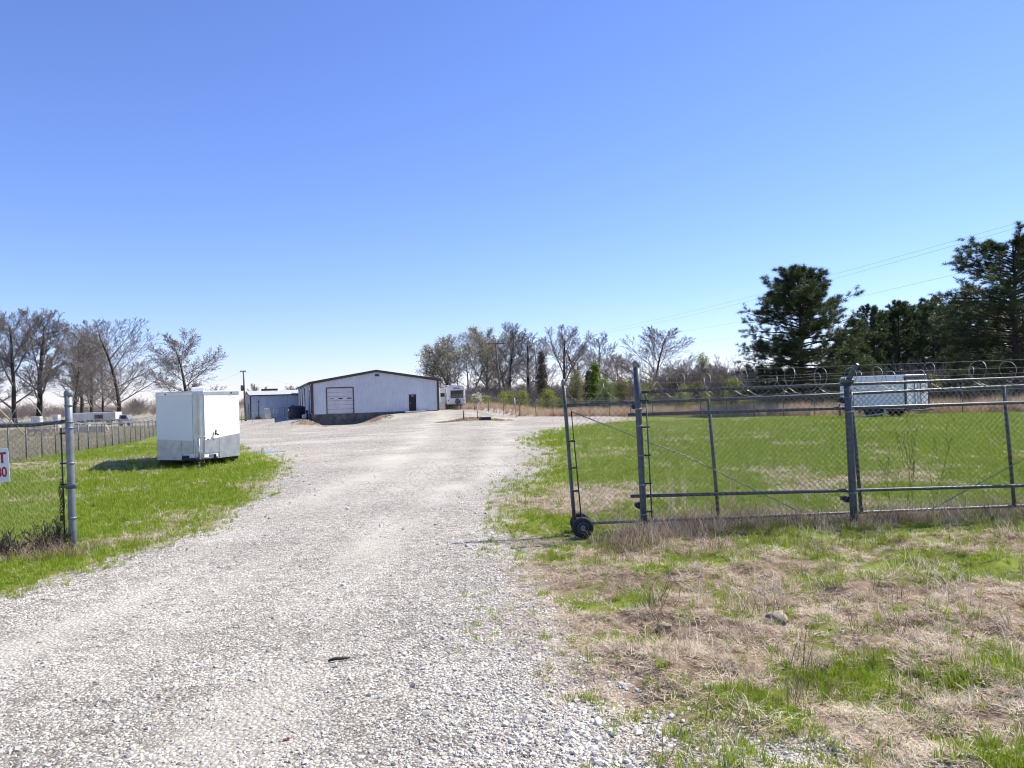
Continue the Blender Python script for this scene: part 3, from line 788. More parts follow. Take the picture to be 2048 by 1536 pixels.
# --- fixed fence right of the opening
def gate_fence():
    FY = 10.12
    f = empty('chain_link_fence', (0, 0, 0))
    tag(f, 'near chain link fence of thick grey posts with razor coil, right of the drive', 'fence')
    xa, xb = 1.735, 4.58
    xe = 9.6
    lean1 = -0.04
    z = hz(xa, FY) - 0.25
    mb, top = post_mb(xa, FY, z, 2.245, 0.044, (lean1, 0)); p = mb.build('post', M['galv'], f); cap_mb(top, 0.044).build('cap', M['galv_old'], p)
    for zz_ in (1.63, 1.40, 1.00, 0.60, 0.20): band_mb((xa + lean1 * zz_ / 2.2, FY, zz_), 0.045).build('band', M['galv_old'], p)
    mb, top = post_mb(xb, FY, hz(xb, FY) - 0.25, 1.93, 0.048, (-0.03, 0)); p = mb.build('post', M['galv'], f)
    am = MB(); am.tube([(xb - .03, FY, 1.90), (xb + 0.0, FY - 0.05, 1.99), (xb + 0.05, FY - 0.16, 2.14)], [0.05, 0.034, 0.02], 8); am.box((xb - .03, FY, 1.92), (0.15, 0.15, 0.07), bev=0.02)
    am.build('barbed_wire_arm', M['galv'], p)
    for zz_ in (0.40, 1.5): band_mb((xb - 0.02, FY, zz_), 0.049).build('band', M['galv_old'], p)
    xc = 9.2
    mb, top = post_mb(xc, FY, hz(xc, FY) - 0.25, 1.95, 0.048, (-0.03, 0)); mb.build('post', M['galv'], f)
    mb = MB(); mb.tube([(xa + 0.02, FY, 1.855), (xb, FY, 1.875), (xe, FY, 1.90)], 0.021, 10); mb.build('top_rail', M['galv'], f)
    for za, zb, yy in ((1.55, 1.55, FY + 0.10), (0.435, 0.405, FY + 0.10)):
        mb = MB(); mb.tube([(xa - 0.16, yy, za), (xb, yy, (za + zb) / 2), (xe, yy, zb)], 0.023, 10); mb.build('track_rail', M['galv'], f)
    for xx in (xa - 0.07, xb - 0.08):
        for zz_ in (1.66, 0.31):
            mb = MB(); mb.lathe([(0.02, -0.05), (0.036, -0.045), (0.03, 0), (0.036, 0.045), (0.02, 0.05)], (xx, FY + 0.12, zz_), (0, 1, 0), 14); mb.box((xx + 0.04, FY + 0.07, zz_), (0.09, 0.05, 0.09), bev=0.01)
            mb.build('roller', M['darkmetal'], f)
    mb = MB(); mb.tube([(xa + 0.10, FY - 0.03, 0.05), (xa + 0.07, FY - 0.03, 1.84)], 0.010, 6); mb.build('tension_bar', M['galv'], f)
    for k, zz_ in enumerate((0.24, 0.62, 1.0, 1.38, 1.74)):
        mb = MB(); mb.box((xa + 0.05, FY - 0.03, zz_), (0.12, 0.02, 0.022), bev=0.004); mb.build('tension_band', M['darkmetal'], f)
    mb = MB(); chain(mb, (xa + 0.09, FY - 0.035), (xe, FY - 0.035), lambda x, y: hz(x, y) + 0.03, 1.90, 0.078, 0.0022)
    STUFF(mb.build('chain_link_mesh', M['wire'], f))
    for za, zb, zc in ((2.17, 2.125, 2.19), (2.06, 2.03, 2.075), (1.99, 1.955, 2.0)):
        mb = MB(); dy = {2.125: -0.15, 2.03: -0.08, 1.955: -0.03}[zb]
        pts = []
        for i in range(9):
            t = i / 8; pts.append((xa + (xb + 0.04 - xa) * t, FY + dy * t, za + (zb - za) * t - 0.02 * math.sin(math.pi * t)))
        for i in range(1, 9):
            t = i / 8; pts.append((xb + 0.04 + (xe - xb) * t, FY + dy, zb + (zc - zb) * t - 0.02 * math.sin(math.pi * t)))
        barbed(mb, pts); STUFF(mb.build('barbed_wire', M['wire'], f))
    mb = MB(); razor(mb, (xa + 0.2, FY - 0.05, 1.93), (xe, FY - 0.10, 1.96), 0.20, 0.52, 0.0032, 4); STUFF(mb.build('razor_coil', M['razor'], f))
gate_fence()

# --- rolling gate, pushed open behind the fence
def rolling_gate():
    GY = 10.34
    g = empty('rolling_gate', (0.75, GY, hz(0.75, GY)))
    inv = Matrix.Translation((-0.75, -GY, -hz(0.75, GY)))
    def bld(mb, name, m, par=g, top=True):
        me = mb.mesh(name)
        if True: me.transform(inv)
        return link(name, me, m, par)
    tag(g, 'open rolling chain link gate on a pair of rubber tyred wheels at the drive edge', 'gate')
    zt = lambda x: 1.70 + 0.013 * (x - 0.7)
    zb = lambda x: 0.06 + 0.009 * (x - 0.7)
    lean = -0.085
    xe = 9.4
    mb, top = post_mb(0.81, GY, -0.02, 2.03, 0.027, (lean * 1.15, 0), 12); p = bld(mb, 'end_post', M['galv']); bld(cap_mb(top, 0.027), 'cap', M['galv_old'], p)
    for x in (2.80, 4.78, 6.90, 9.0):
        mb = MB(); mb.tube([(x, GY, zb(x)), (x + lean * 0.95, GY, zt(x))], 0.024, 12); bld(mb, 'upright', M['galv'])
    mb = MB(); mb.tube([(0.75, GY, zt(0.75)), (4, GY, zt(4) - 0.01), (xe, GY, zt(xe))], 0.021, 10); bld(mb, 'top_rail', M['galv'])
    mb = MB(); mb.tube([(0.81, GY, zb(0.81)), (4, GY, zb(4)), (xe, GY, zb(xe))], 0.020, 10); bld(mb, 'bottom_rail', M['galv_old'])
    mb = MB(); mb.tube([(0.80, GY - 0.03, 1.62), (2.4, GY - 0.03, 0.94), (3.95, GY - 0.03, 0.12)], 0.007, 6); bld(mb, 'brace_rod', M['galv_old'])
    mb = MB(); mb.tube([(9.0, GY - 0.03, 1.75), (5.75, GY - 0.03, 0.12)], 0.007, 6); bld(mb, 'brace_rod', M['galv_old'])
    mb = MB(); mb.tube([(0.90, GY - 0.03, 0.10), (0.81, GY - 0.03, 1.62)], 0.009, 6); bld(mb, 'tension_bar', M['darkmetal'])
    for zz_ in (0.10, 0.52, 0.84, 1.21):
        mb = MB(); x = 0.81 + lean * zz_ / 2; mb.box((x + 0.035, GY - 0.01, zz_), (0.115, 0.066, 0.022), bev=0.006); bld(mb, 'tension_band', M['darkmetal'])
    mb = MB(); chain(mb, (0.86, GY - 0.03), (xe, GY - 0.03), lambda x, y: zb(x), lambda x, y: zt(x), 0.080, 0.0022); STUFF(bld(mb, 'chain_link_mesh', M['wire']))
    mb = MB(); razor(mb, (0.85, GY, 1.86), (xe, GY, 1.94), 0.17, 0.60, 0.003, 9); STUFF(bld(mb, 'razor_coil', M['razor']))
    for za in (1.98, 1.86):
        mb = MB(); barbed(mb, [(0.72, GY, za), (2.4, GY, za - 0.01), (4.6, GY, za + 0.02)]); STUFF(bld(mb, 'barbed_wire', M['wire']))
    # wheels
    wz = hz(0.9, GY - .2) + 0.145
    mb = MB(); mb.tube([(0.90, GY - 0.26, wz), (0.90, GY + 0.22, wz)], 0.016, 8); mb.box((0.87, GY, wz + 0.03), (0.10, 0.10, 0.14), bev=0.01); bld(mb, 'axle', M['darkmetal'])
    for yy in (GY - 0.22, GY + 0.17):
        w = MB(); prof = [(0.075, -0.035), (0.118, -0.046), (0.139, -0.032), (0.145, -0.010), (0.145, 0.010), (0.139, 0.032), (0.118, 0.046), (0.075, 0.035)]
        w.lathe(prof, (0.90, yy, wz), (0, 1, 0), 28); ty = bld(w, 'wheel', M['rubber'])
        w = MB(); w.lathe([(0.020, -0.052), (0.024, -0.040), (0.055, -0.030), (0.073, -0.037), (0.076, -0.030), (0.07, 0.03), (0.02, 0.045)], (0.90, yy, wz), (0, 1, 0), 20); bld(w, 'rim', M['galv_old'], ty)
rolling_gate()

# --- left of the opening
def left_gate_fence():
    f = empty('chain_link_fence', (0, 0, 0))
    tag(f, 'near chain link fence at the left frame edge, ending in a thick grey gate post', 'fence')
    b = G(147, 1100); px, FY = b.x, b.y
    sgn = 1 / 1490 * FY
    z1 = EYE + (814.5 - 786) * sgn
    mb, top = post_mb(px, FY, b.z - 0.25, z1, 0.047, (-0.02, 0), 20); p = mb.build('post', M['galv_old'], f); cap_mb(top, 0.047).build('cap', M['galv_old'], p)
    for zz_ in (1.92, 1.70, 1.62, 1.15, 0.42): band_mb((px - 0.02 * zz_ / 2, FY, zz_), 0.048).build('band', M['galv_old'], p)
    xl = px - 3.6
    mb = MB(); mb.tube([(px - 0.02, FY, 1.71), (px - 0.5, FY, 1.675), (xl, FY, 1.665)], 0.026, 10); mb.build('top_rail', M['galv'], f)
    mb, _ = post_mb(xl, FY, b.z - .2, 1.75, 0.04); mb.build('post', M['galv'], f)
    mb = MB(); mb.tube([(px - 0.10, FY - 0.02, 0.06), (px - 0.115, FY - 0.02, 1.62)], 0.010, 6); mb.build('tension_bar', M['darkmetal'], f)
    for zz_ in (1.55, 1.15, 0.87): 
        mb = MB(); mb.box((px - 0.09, FY - 0.02, zz_), (0.10, 0.02, 0.022), bev=0.004); mb.build('tension_band', M['darkmetal'], f)
    mb = MB(); chain(mb, (xl, FY - 0.03), (px - 0.10, FY - 0.03), lambda x, y: hz(x, y) + 0.02, 1.68, 0.080, 0.0022); STUFF(mb.build('chain_link_mesh', M['wire'], f))
    mb = MB(); razor(mb, (px - 3.4, FY, 1.87), (px - 0.12, FY, 1.86), 0.185, 0.50, 0.0042, 22, 0.95, 0.7); STUFF(mb.build('razor_coil', M['razor'], f))
    # latch bracket
    mb = MB(); zl = EYE - (972 - 814) * sgn
    mb.box((px + 0.03, FY - 0.07, zl), (0.15, 0.05, 0.055), bev=0.012); mb.box((px - 0.06, FY - 0.068, zl), (0.10, 0.02, 0.03), bev=0.004); mb.build('latch', M['galv'], f)
    # hanging chain with padlock
    c = empty('lock_chain', (px - 0.125, FY - 0.05, 0.43))
    tag(c, 'dark steel chain with padlock hanging on the left gate post fence', 'chain')
    z_ = 0.92; i = 0
    while z_ > 0.50:
        mb = MB(); xo = 0.012 * math.sin(z_ * 22); tw = (i % 2) * 1.3 + 0.3
        pts = [(xo + 0.013 * math.cos(t) * math.cos(tw), 0.013 * math.cos(t) * math.sin(tw), z_ - 0.43 + 0.023 * math.sin(t)) for t in [k * math.pi / 5 for k in range(11)]]
        mb.tube(pts, 0.0042, 6, False); mb.build('link', M['darkmetal'], c)
        if z_ < 0.80:
            mb = MB(); pts = [(q[0] + 0.035, q[1], q[2] - .01) for q in pts]; mb.tube(pts, 0.0042, 6, False); mb.build('link', M['darkmetal'], c)
        z_ -= 0.033; i += 1
    mb = MB(); mb.box((0.015, 0, 0.0), (0.055, 0.03, 0.07), bev=0.01); mb.tube([(-0.002, 0, 0.03), (-0.002, 0, 0.065), (0.015, 0, 0.08), (0.032, 0, 0.065), (0.032, 0, 0.03)], 0.005, 6); mb.build('padlock', M['darkmetal'], c)
    # sign hung on the mesh
    sx = at(20, 932, FY - .055).x
    zt_, zb_ = EYE - (899 - 818) * sgn, EYE - (966 - 818) * sgn
    W = 0.92; H = zt_ - zb_
    s = empty('fence_sign', (sx - W / 2, FY - 0.055, zb_), 0, 0, R(-2.5))
    tag(s, 'white sign with red lettering wired to the fence at the left edge', 'sign')
    mb = MB(); mb.box((0, 0, H / 2), (W, 0.008, H), bev=0.003); mb.build('board', M['sign_white'], s)
    k = Matrix.Rotation(R(90), 4, 'X')
    text_part('lettering', 'NT', 0.195, M['sign_red'], s, Matrix.Translation((W / 2 - 0.155, -0.006, H * 0.71)) @ k @ Matrix.Diagonal((0.92, 1, 1, 1)), 0.001, 0.006)
    text_part('lettering', '80', 0.185, M['sign_red'], s, Matrix.Translation((W / 2 - 0.105, -0.006, H * 0.29)) @ k @ Matrix.Diagonal((0.80, 1, 1, 1)), 0.001, 0.004)
    for sx_ in (-0.42, 0.42):
        mb = MB(); mb.tube([(sx_, -0.006, H - 0.03), (sx_, 0.03, H - 0.03)], 0.005, 6); mb.build('wire_tie', M['wire'], s)
left_gate_fence()

# --- boundary fences in the distance
def boundary(name, label, a, b, before, after, spacing, hgt, arm_side, coil_r, mm='galv'):
    f = empty(name, (a.x, a.y, 0)); tag(f, label, 'fence')
    d = Vector((b.x - a.x, b.y - a.y, 0)); L_ = d.length; d /= L_
    nrm = Vector((-d.y, d.x, 0)) * arm_side
    n = int((L_ + before + after) / spacing)
    P = []
    for i in range(n + 1):
        s = -before + i * spacing
        x, y = d.x * s, d.y * s; P.append(Vector((x, y, hz(a.x + x, a.y + y))))
    for i, p in enumerate(P):
        mb = MB(); mb.tube([p - Vector((0, 0, .2)), p + Vector((0, 0, hgt))], 0.034, 8)
        po = mb.build('post', M[mm], f)
        mb = MB(); mb.tube([p + Vector((0, 0, hgt - .02)), p + nrm * 0.30 + Vector((0, 0, hgt + 0.30))], [0.03, 0.016], 6); mb.build('barbed_wire_arm', M['galv_old'], po)
    mb = MB(); mb.tube([p + Vector((0, 0, hgt - 0.02)) for p in P], 0.024, 6); mb.build('top_rail', M['galv_old'], f)
    mb = MB()
    for p, q in zip(P[:-1], P[1:]):
        chain(mb, p, q, lambda x, y: hz(a.x + x, a.y + y) + 0.03, lambda x, y: hz(a.x + x, a.y + y) + hgt - 0.02, 0.10, 0.0017)
    STUFF(mb.build('chain_link_mesh', M['wire'], f))
    mb = MB()
    for k in (0.10, 0.20, 0.29): mb.tube([p + nrm * k + Vector((0, 0, hgt + k)) for p in P], 0.0035, 3, False)
    STUFF(mb.build('barbed_wire', M['wire'], f))
    mb = MB()
    if coil_r:
        for p, q in zip(P[:-1], P[1:]): razor(mb, p + nrm * .15 + Vector((0, 0, hgt + 0.17)), q + nrm * .15 + Vector((0, 0, hgt + 0.17)), coil_r, 0.45, 0.004, int(p.x * 7) & 255)
        STUFF(mb.build('razor_coil', M['razor'], f))
    return f
boundary('chain_link_fence', 'long chain link fence receding along the left side of the yard behind the white trailer', LF0, LF1, 12.0, 78.0, 2.6, 1.75, 1, 0.17)
boundary('chain_link_fence', 'far chain link fence along the back of the yard before the tall tan grass', RF0, RF1, 24.0, 16.0, 2.8, 1.75, 1, 0.15)

# ------------------------------------------------------------------ buildings
def FB(t, n, z): return Vector((F0[0] + FT[0] * t + FN[0] * n, F0[1] + FT[1] * t + FN[1] * n, z))
def ribwall(mb, org, tx, nn, L_, z0, ztop, openings=(), period=0.30, depth=0.03):
    """sheet-metal wall with raised ribs; openings (x0, x1, zb, zt)"""
    xs_ = set([0.0, L_])
    i = 0
    while i * period < L_:
        b = i * period
        for o in (0.0, 0.03, 0.09, 0.12):
            if b + o < L_: xs_.add(round(b + o, 4))
        i += 1
    for o in openings: xs_.add(o[0]); xs_.add(o[1])
    xs_ = sorted(xs_)
    def dep(x):
        r = x % period
        if r < 0.03: return depth * r / 0.03
        if r < 0.09: return depth
        if r < 0.12: return depth * (0.12 - r) / 0.03
        return 0.0
    for x0, x1 in zip(xs_[:-1], xs_[1:]):
        mid = (x0 + x1) / 2; segs = [(z0, None)]
        for o in openings:
            if o[0] <= mid <= o[1]:
                segs = ([(z0, o[2])] if o[2] > z0 + 0.01 else []) + [(o[3], None)]
        for za, zb in segs:
            q = []
            for x, top in ((x0, 0), (x1, 0), (x1, 1), (x0, 1)):
                z = (zb if zb is not None else ztop(x)) if top else za
                p = org + tx * x + nn * dep(x); q.append((p.x, p.y, z))
            mb.add(q, [(0, 1, 2, 3)])

def warehouse():
    w = empty('warehouse', FB(FW / 2, 0, 0))
    tag(w, 'low white metal warehouse with brown trimmed gable and raised overhead dock door', 'building')
    base = w.location
    def bld(mb, name, m, par=w):
        me = mb.mesh(name); me.transform(Matrix.Translation(-base)); return link(name, me, m, par)
    tx, nn = Vector((FT[0], FT[1], 0)), Vector((FN[0], FN[1], 0))
    ez, az = 4.02, 5.30; half = FW / 2
    zt = lambda t: ez + (az - ez) * (1 - abs(t - half) / half) - 0.05
    GD = (1.75, 4.95, 0.05, 3.20); WD = (11.98, 12.92, 0.0, 2.12)
    mb = MB(); ribwall(mb, FB(0, 0, 0), tx, nn, FW, 0.0, zt, (GD, WD)); bld(mb, 'gable_wall', M['siding'])
    SD = (7.5, 8.8, 0.0, 3.0)
    mb = MB(); ribwall(mb, FB(0, 0, 0), -nn, -tx, FL, 0.0, lambda s: ez - 0.05, ((6.0, 8.2, 0.0, 3.1),)); bld(mb, 'side_wall', M['siding'])
    mb = MB(); ribwall(mb, FB(FW, -FL, 0), nn, tx, FL, 0.0, lambda s: ez - 0.05); bld(mb, 'side_wall', M['siding'])
    mb = MB(); ribwall(mb, FB(FW, -FL, 0), -tx, -nn, FW, 0.0, zt); bld(mb, 'gable_wall', M['siding'])
    # foundation
    mb = MB(); mb.prism([FB(-.06, .04, 0)[:2], FB(FW + .06, .04, 0)[:2], FB(FW + .06, -FL, 0)[:2], FB(-.06, -FL, 0)[:2]], -1.8, -0.005); bld(mb, 'foundation', M['concrete'])
    # roof sheets
    for sg in (0, 1):
        e = -0.35 if sg == 0 else FW + 0.35
        ee = ez - 0.045
        q = [FB(e, .22, ee), FB(half, .22, az), FB(half, -FL - .2, az), FB(e, -FL - .2, ee)]
        if sg: q = q[::-1]
        mb = MB(); mb.slab(q, 0.06 ); bld(mb, 'roof_sheet', M['roofmetal'])
    # rake boards, corner trims, eave gutters
    for sg in (0, 1):
        e = -0.37 if sg == 0 else FW + 0.37
        mb = MB(); q = [FB(e, .23, ez - .30), FB(half, .23, az - .22), FB(half, .23, az + .09), FB(e, .23, ez + .03)]
        if sg: q = q[::-1]
        mb.slab(q, 0.05); bld(mb, 'rake_trim', M['brown_trim'])
        t = 0.0 if sg == 0 else FW
        mb = MB(); mb.box(FB(t, 0.03, ez / 2 - 0.1), (0.26, 0.16, ez - 0.2), Euler((0, 0, FA))); bld(mb, 'corner_trim', M['brown_trim'])
        mb = MB(); t = -0.40 if sg == 0 else FW + 0.40
        mb.slab([FB(t, .2, ez - .20), FB(t, .2, ez - .02), FB(t, -FL, ez - .02), FB(t, -FL, ez - .20)], 0.1); bld(mb, 'gutter', M['brown_trim'])
    for s in (0.6, 9, 18, 27, 36):
        mb = MB(); mb.tube([FB(-0.42, -s, ez - .2), FB(-0.14, -s, ez - .55), FB(-0.12, -s, 0.2)], 0.06, 6); bld(mb, 'downspout', M['brown_trim'] if s != 9 else M['siding'])
    # overhead door
    g = empty('overhead_door'); g.parent = w
    x0, x1, zb, ztp = GD
    n = 6; hh = (ztp - zb) / n
    for i in range(n):
        mb = MB(); z0 = zb + i * hh
        mb.box(FB((x0 + x1) / 2, -0.09, z0 + hh / 2), (x1 - x0 - .02, 0.05, hh - 0.02), Euler((0, 0, FA)), 0.012)
        for k in (0.28, 0.72): mb.box(FB((x0 + x1) / 2, -0.062, z0 + hh * k), (x1 - x0 - .08, 0.02, hh * 0.16), Euler((0, 0, FA)), 0.006)
        p = bld(mb, 'panel', M['doorpanel'], g)
        if i == 3:
            for k, (c, hw) in enumerate(((0.18, 0.26), (0.52, 0.26), (0.86, 0.26))):
                mb = MB(); mb.box(FB(x0 + (x1 - x0) * c, -0.045, z0 + hh * 0.5), (hw * 2, 0.02, 0.05 if k == 0 else 0.13), Euler((0, 0, FA))); bld(mb, 'window_pane', M['glass'], p)
    for t, z, sx, sz in ((x0 - .04, (zb + ztp) / 2, .1, ztp - zb + .12), (x1 + .04, (zb + ztp) / 2, .1, ztp - zb + .12), ((x0 + x1) / 2, ztp + .05, x1 - x0, .1)):
        mb = MB(); mb.box(FB(t, 0.0, z), (sx, 0.12, sz), Euler((0, 0, FA))); bld(mb, 'door_frame', M['brown_trim'], g)
    # walk door
    d = empty('walk_door'); d.parent = w
    x0, x1, zb, ztp = WD
    mb = MB(); mb.box(FB((x0 + x1) / 2, -0.05, (zb + ztp) / 2 + .01), (x1 - x0, 0.05, ztp - zb - .02), Euler((0, 0, FA)), 0.01); bld(mb, 'door_leaf', M['black_door'], d)
    mb = MB(); mb.lathe([(0.02, 0), (0.055, .03), (0.05, .07), (0.02, .09)], FB(x0 + .18, -0.025, 1.02), nn, 12); bld(mb, 'door_knob', M['alu'], d)
    mb = MB(); mb.box(FB((x0 + x1) / 2, -0.02, 1.92), (0.32, 0.012, 0.09), Euler((0, 0, FA))); bld(mb, 'number_plate', M['rv_grey'], d)
    for t, z, sx, sz in ((x0 - .03, ztp / 2, .06, ztp), (x1 + .03, ztp / 2, .06, ztp), ((x0 + x1) / 2, ztp + .03, x1 - x0 + .12, .06)):
        mb = MB(); mb.box(FB(t, 0.01, z + .002), (sx, 0.1, sz), Euler((0, 0, FA))); bld(mb, 'door_frame', M['siding'], d)
    mb = MB(); mb.box(FB(12.6, 0.75, -0.10), (2.6, 1.4, 0.18), Euler((0, 0, FA)), 0.02); bld(mb, 'door_stoop', M['pale_conc'])
    # dark sliding door in the side wall
    mb = MB(); mb.box(FB(0.04, -7.1, 1.55), (0.05, 2.2, 3.05), Euler((0, 0, FA))); bld(mb, 'side_door', M['black_door'])
    # wall light
    l = MB(); l.box(FB(half + .1, 0.13, az - 0.62), (0.48, 0.2, 0.24), Euler((0, 0, FA)), 0.04); lo = bld(l, 'wall_light', M['darkmetal'])
    l = MB(); l.box(FB(half + .1, 0.24, az - 0.63), (0.34, 0.03, 0.13), Euler((0, 0, FA)), 0.01); bld(l, 'lens', M['glass'], lo)
warehouse()

def shed():
    b_ = R(26); tx = Vector((math.cos(b_), math.sin(b_), 0)); nn = Vector((math.sin(b_), -math.cos(b_), 0))
    c = at(500.5, 800, 132.5); o = Vector((c.x, 132.5, 0)); gz = hz(o.x, o.y)
    L_, D, H = 9.6, 8.0, 4.35
    w = empty('metal_shed', (o.x, o.y, gz)); tag(w, 'pale blue grey metal shed with low roof behind the warehouse corner', 'building')
    def Q(t, n, z): return Vector((0, 0, 0)) + tx * t + nn * n + Vector((0, 0, z))
    ez, az = H, H + 0.75
    mb = MB(); ribwall(mb, Q(0, 0, 0), tx, nn, L_, -0.3, lambda x: ez - .03, (), 0.3, 0.03); mb.build('front_wall', M['shed_siding'], w)
    mb = MB(); ribwall(mb, Q(0, -D, 0), nn, -tx, D, -0.3, lambda s: ez + (az - ez) * (1 - abs(s - D / 2) / (D / 2)) - .03, ((5.0, 6.2, -0.3, 2.8),)); mb.build('gable_wall', M['shed_siding'], w)
    mb = MB(); ribwall(mb, Q(L_, 0, 0), -nn, tx, D, -0.3, lambda s: ez + (az - ez) * (1 - abs(s - D / 2) / (D / 2)) - .03); mb.build('gable_wall', M['shed_siding'], w)
    mb = MB(); ribwall(mb, Q(L_, -D, 0), -tx, -nn, L_, -0.3, lambda x: ez - .03); mb.build('rear_wall', M['shed_siding'], w)
    mb = MB(); mb.slab([Q(-.2, .25, ez - .03), Q(L_ + .1, .25, ez - .03), Q(L_ + .1, -D / 2, az), Q(-.2, -D / 2, az)], .05); mb.build('roof_sheet', M['roofmetal'], w)
    mb = MB(); mb.slab([Q(-.2, -D / 2, az), Q(L_ + .1, -D / 2, az), Q(L_ + .1, -D - .25, ez - .03), Q(-.2, -D - .25, ez - .03)], .05); mb.build('roof_sheet', M['roofmetal'], w)
    mb = MB(); mb.box(Q(L_ / 2, .26, ez - .1), (L_ + .3, .08, .16), Euler((0, 0, b_))); mb.build('eave_trim', M['brown_trim'], w)
    mb = MB(); mb.box(Q(0, 0.03, ez / 2 - .2), (.2, .14, ez), Euler((0, 0, b_))); mb.build('corner_trim', M['brown_trim'], w)
    mb = MB(); mb.slab([Q(-.22, .25, ez - .2), Q(-.22, .25, ez + .02), Q(-.22, -D / 2, az + .05), Q(-.22, -D / 2, az - .17)], .05); mb.build('rake_trim', M['brown_trim'], w)
    mb = MB(); mb.box(Q(.06, -2.4, 1.25), (.06, 1.15, 3.0), Euler((0, 0, b_))); mb.build('side_door', M['black_door'], w)
    mb = MB(); mb.box(Q(3.9, -D / 2, az + .22), (2.9, .5, .34), Euler((0, 0, b_)), .05); mb.build('ridge_vent', M['brown_trim'], w)
    mb = MB(); mb.tube([Q(1.35, .12, 0.0), Q(1.35, .12, 3.2)], .07, 8); mb.box(Q(1.35, .12, 3.25), (.22, .22, .16), Euler((0, 0, b_))); mb.build('vent_pipe', M['galv'], w)
    mb = MB(); mb.box(Q(1.2, .35, .25), (.8, .5, .5), Euler((0, 0, b_)), .04); mb.build('utility_box', M['darkmetal'], w)
    # loose board leaning on the front wall
    p = w.location + Q(2.95, 0.55, 0); p.z = hz(p.x, p.y)
    bd = empty('leaning_board', p, b_, R(14), R(-9)); tag(bd, 'tall white board leaning against the pale shed', 'board')
    mb = MB(); mb.box((0, 0, 1.02), (1.0, .07, 2.0), bev=.01); mb.build('panel', M['white_plastic'], bd)
    mb = MB(); mb.box((0, -.05, 1.35), (.9, .04, .06)); mb.build('batten', M['pale_conc'], bd)
shed()

def yard_fence_by_shed():
    f = empty('mesh_fence', (0, 0, 0)); tag(f, 'low chain link fence standing in front of the pale shed', 'fence')
    a = atx(482, 118); b = atx(590, 116)
    n = 5
    P = [a.lerp(b, i / n) for i in range(n + 1)]
    for p in P: p.z = hz(p.x, p.y)
    for p in P:
        mb = MB(); mb.tube([p - Vector((0, 0, .2)), p + Vector((0, 0, 1.65))], .035, 8); mb.build('post', M['galv_old'], f)
    mb = MB(); mb.tube([p + Vector((0, 0, 1.62)) for p in P], .022, 6); mb.build('top_rail', M['galv_old'], f)
    mb = MB()
    for p, q in zip(P[:-1], P[1:]): chain(mb, p, q, lambda x, y: hz(x, y) + .03, lambda x, y: hz(x, y) + 1.6, .10, .0026)
    STUFF(mb.build('chain_link_mesh', M['wire'], f))
yard_fence_by_shed()

# ------------------------------------------------------------------ yard things
def tank():
    x = at(592, 800, 96.5).x; z = hz(x, 96.5)
    t = empty('water_tank', (x, 96.5, z - .02)); tag(t, 'squat black plastic tank beside the warehouse corner', 'tank')
    mb = MB(); prof = []
    r = 1.12
    for k in range(9):
        z0 = 0.0 + k * 0.16
        prof += [(r, z0), (r * 1.02, z0 + .04), (r * 1.02, z0 + .10), (r, z0 + .14)]
    prof += [(r * .96, 1.50), (r * .78, 1.62), (r * .45, 1.72), (r * .30, 1.74)]
    mb.lathe(prof, (0, 0, 0), (0, 0, 1), 36); mb.build('shell', M['black_poly'], t)
    mb = MB(); mb.lathe([(.27, 0), (.27, .09), (.23, .12), (.05, .13)], (-.35, -.2, 1.66), (0, 0, 1), 20); mb.build('lid', M['black_poly'], t)
    mb = MB(); mb.tube([(-.72, -.86, .12), (-.80, -1.05, .12)], .06, 10); mb.lathe([(.05, 0), (.09, .02), (.09, .06)], (-.80, -1.05, .12), (-.4, -1, 0), 10); mb.build('outlet_valve', M['white_plastic'], t)
    mb = MB(); mb.box((-.75, -.86, 1.2), (.2, .03, .26), Euler((0, 0, R(-40)))); mb.build('label_plate', M['white_plastic'], t)
    # jerry can and pump beside it
    p = atx(608, 95.2)
    j = empty('plastic_jug', p, .4); tag(j, 'small white plastic jug on the ground beside the black tank', 'jug')
    mb = MB(); mb.box((0, 0, .28), (.62, .4, .56), bev=.1); mb.build('body', M['white_plastic'], j)
    mb = MB(); mb.lathe([(.07, 0), (.07, .1), (.05, .12)], (.15, 0, .55), (0, 0, 1), 12); mb.build('spout', M['white_plastic'], j)
    p = atx(613.5, 94.6)
    j = empty('hand_pump', p, 0); tag(j, 'slim dark standing pump against the warehouse side wall', 'pump')
    mb = MB(); mb.tube([(0, 0, -.1), (0, 0, .95)], [.10, .08], 10); mb.lathe([(.16, 0), (.2, .1), (.14, .26), (.05, .3)], (0, 0, .9), (0, 0, 1), 14); mb.build('column', M['darkmetal'], j)
    mb = MB(); mb.tube([(0, 0, 1.0), (.3, -.05, 1.05), (.42, -.08, .55)], .03, 6); mb.build('lever', M['darkmetal'], j)
tank()

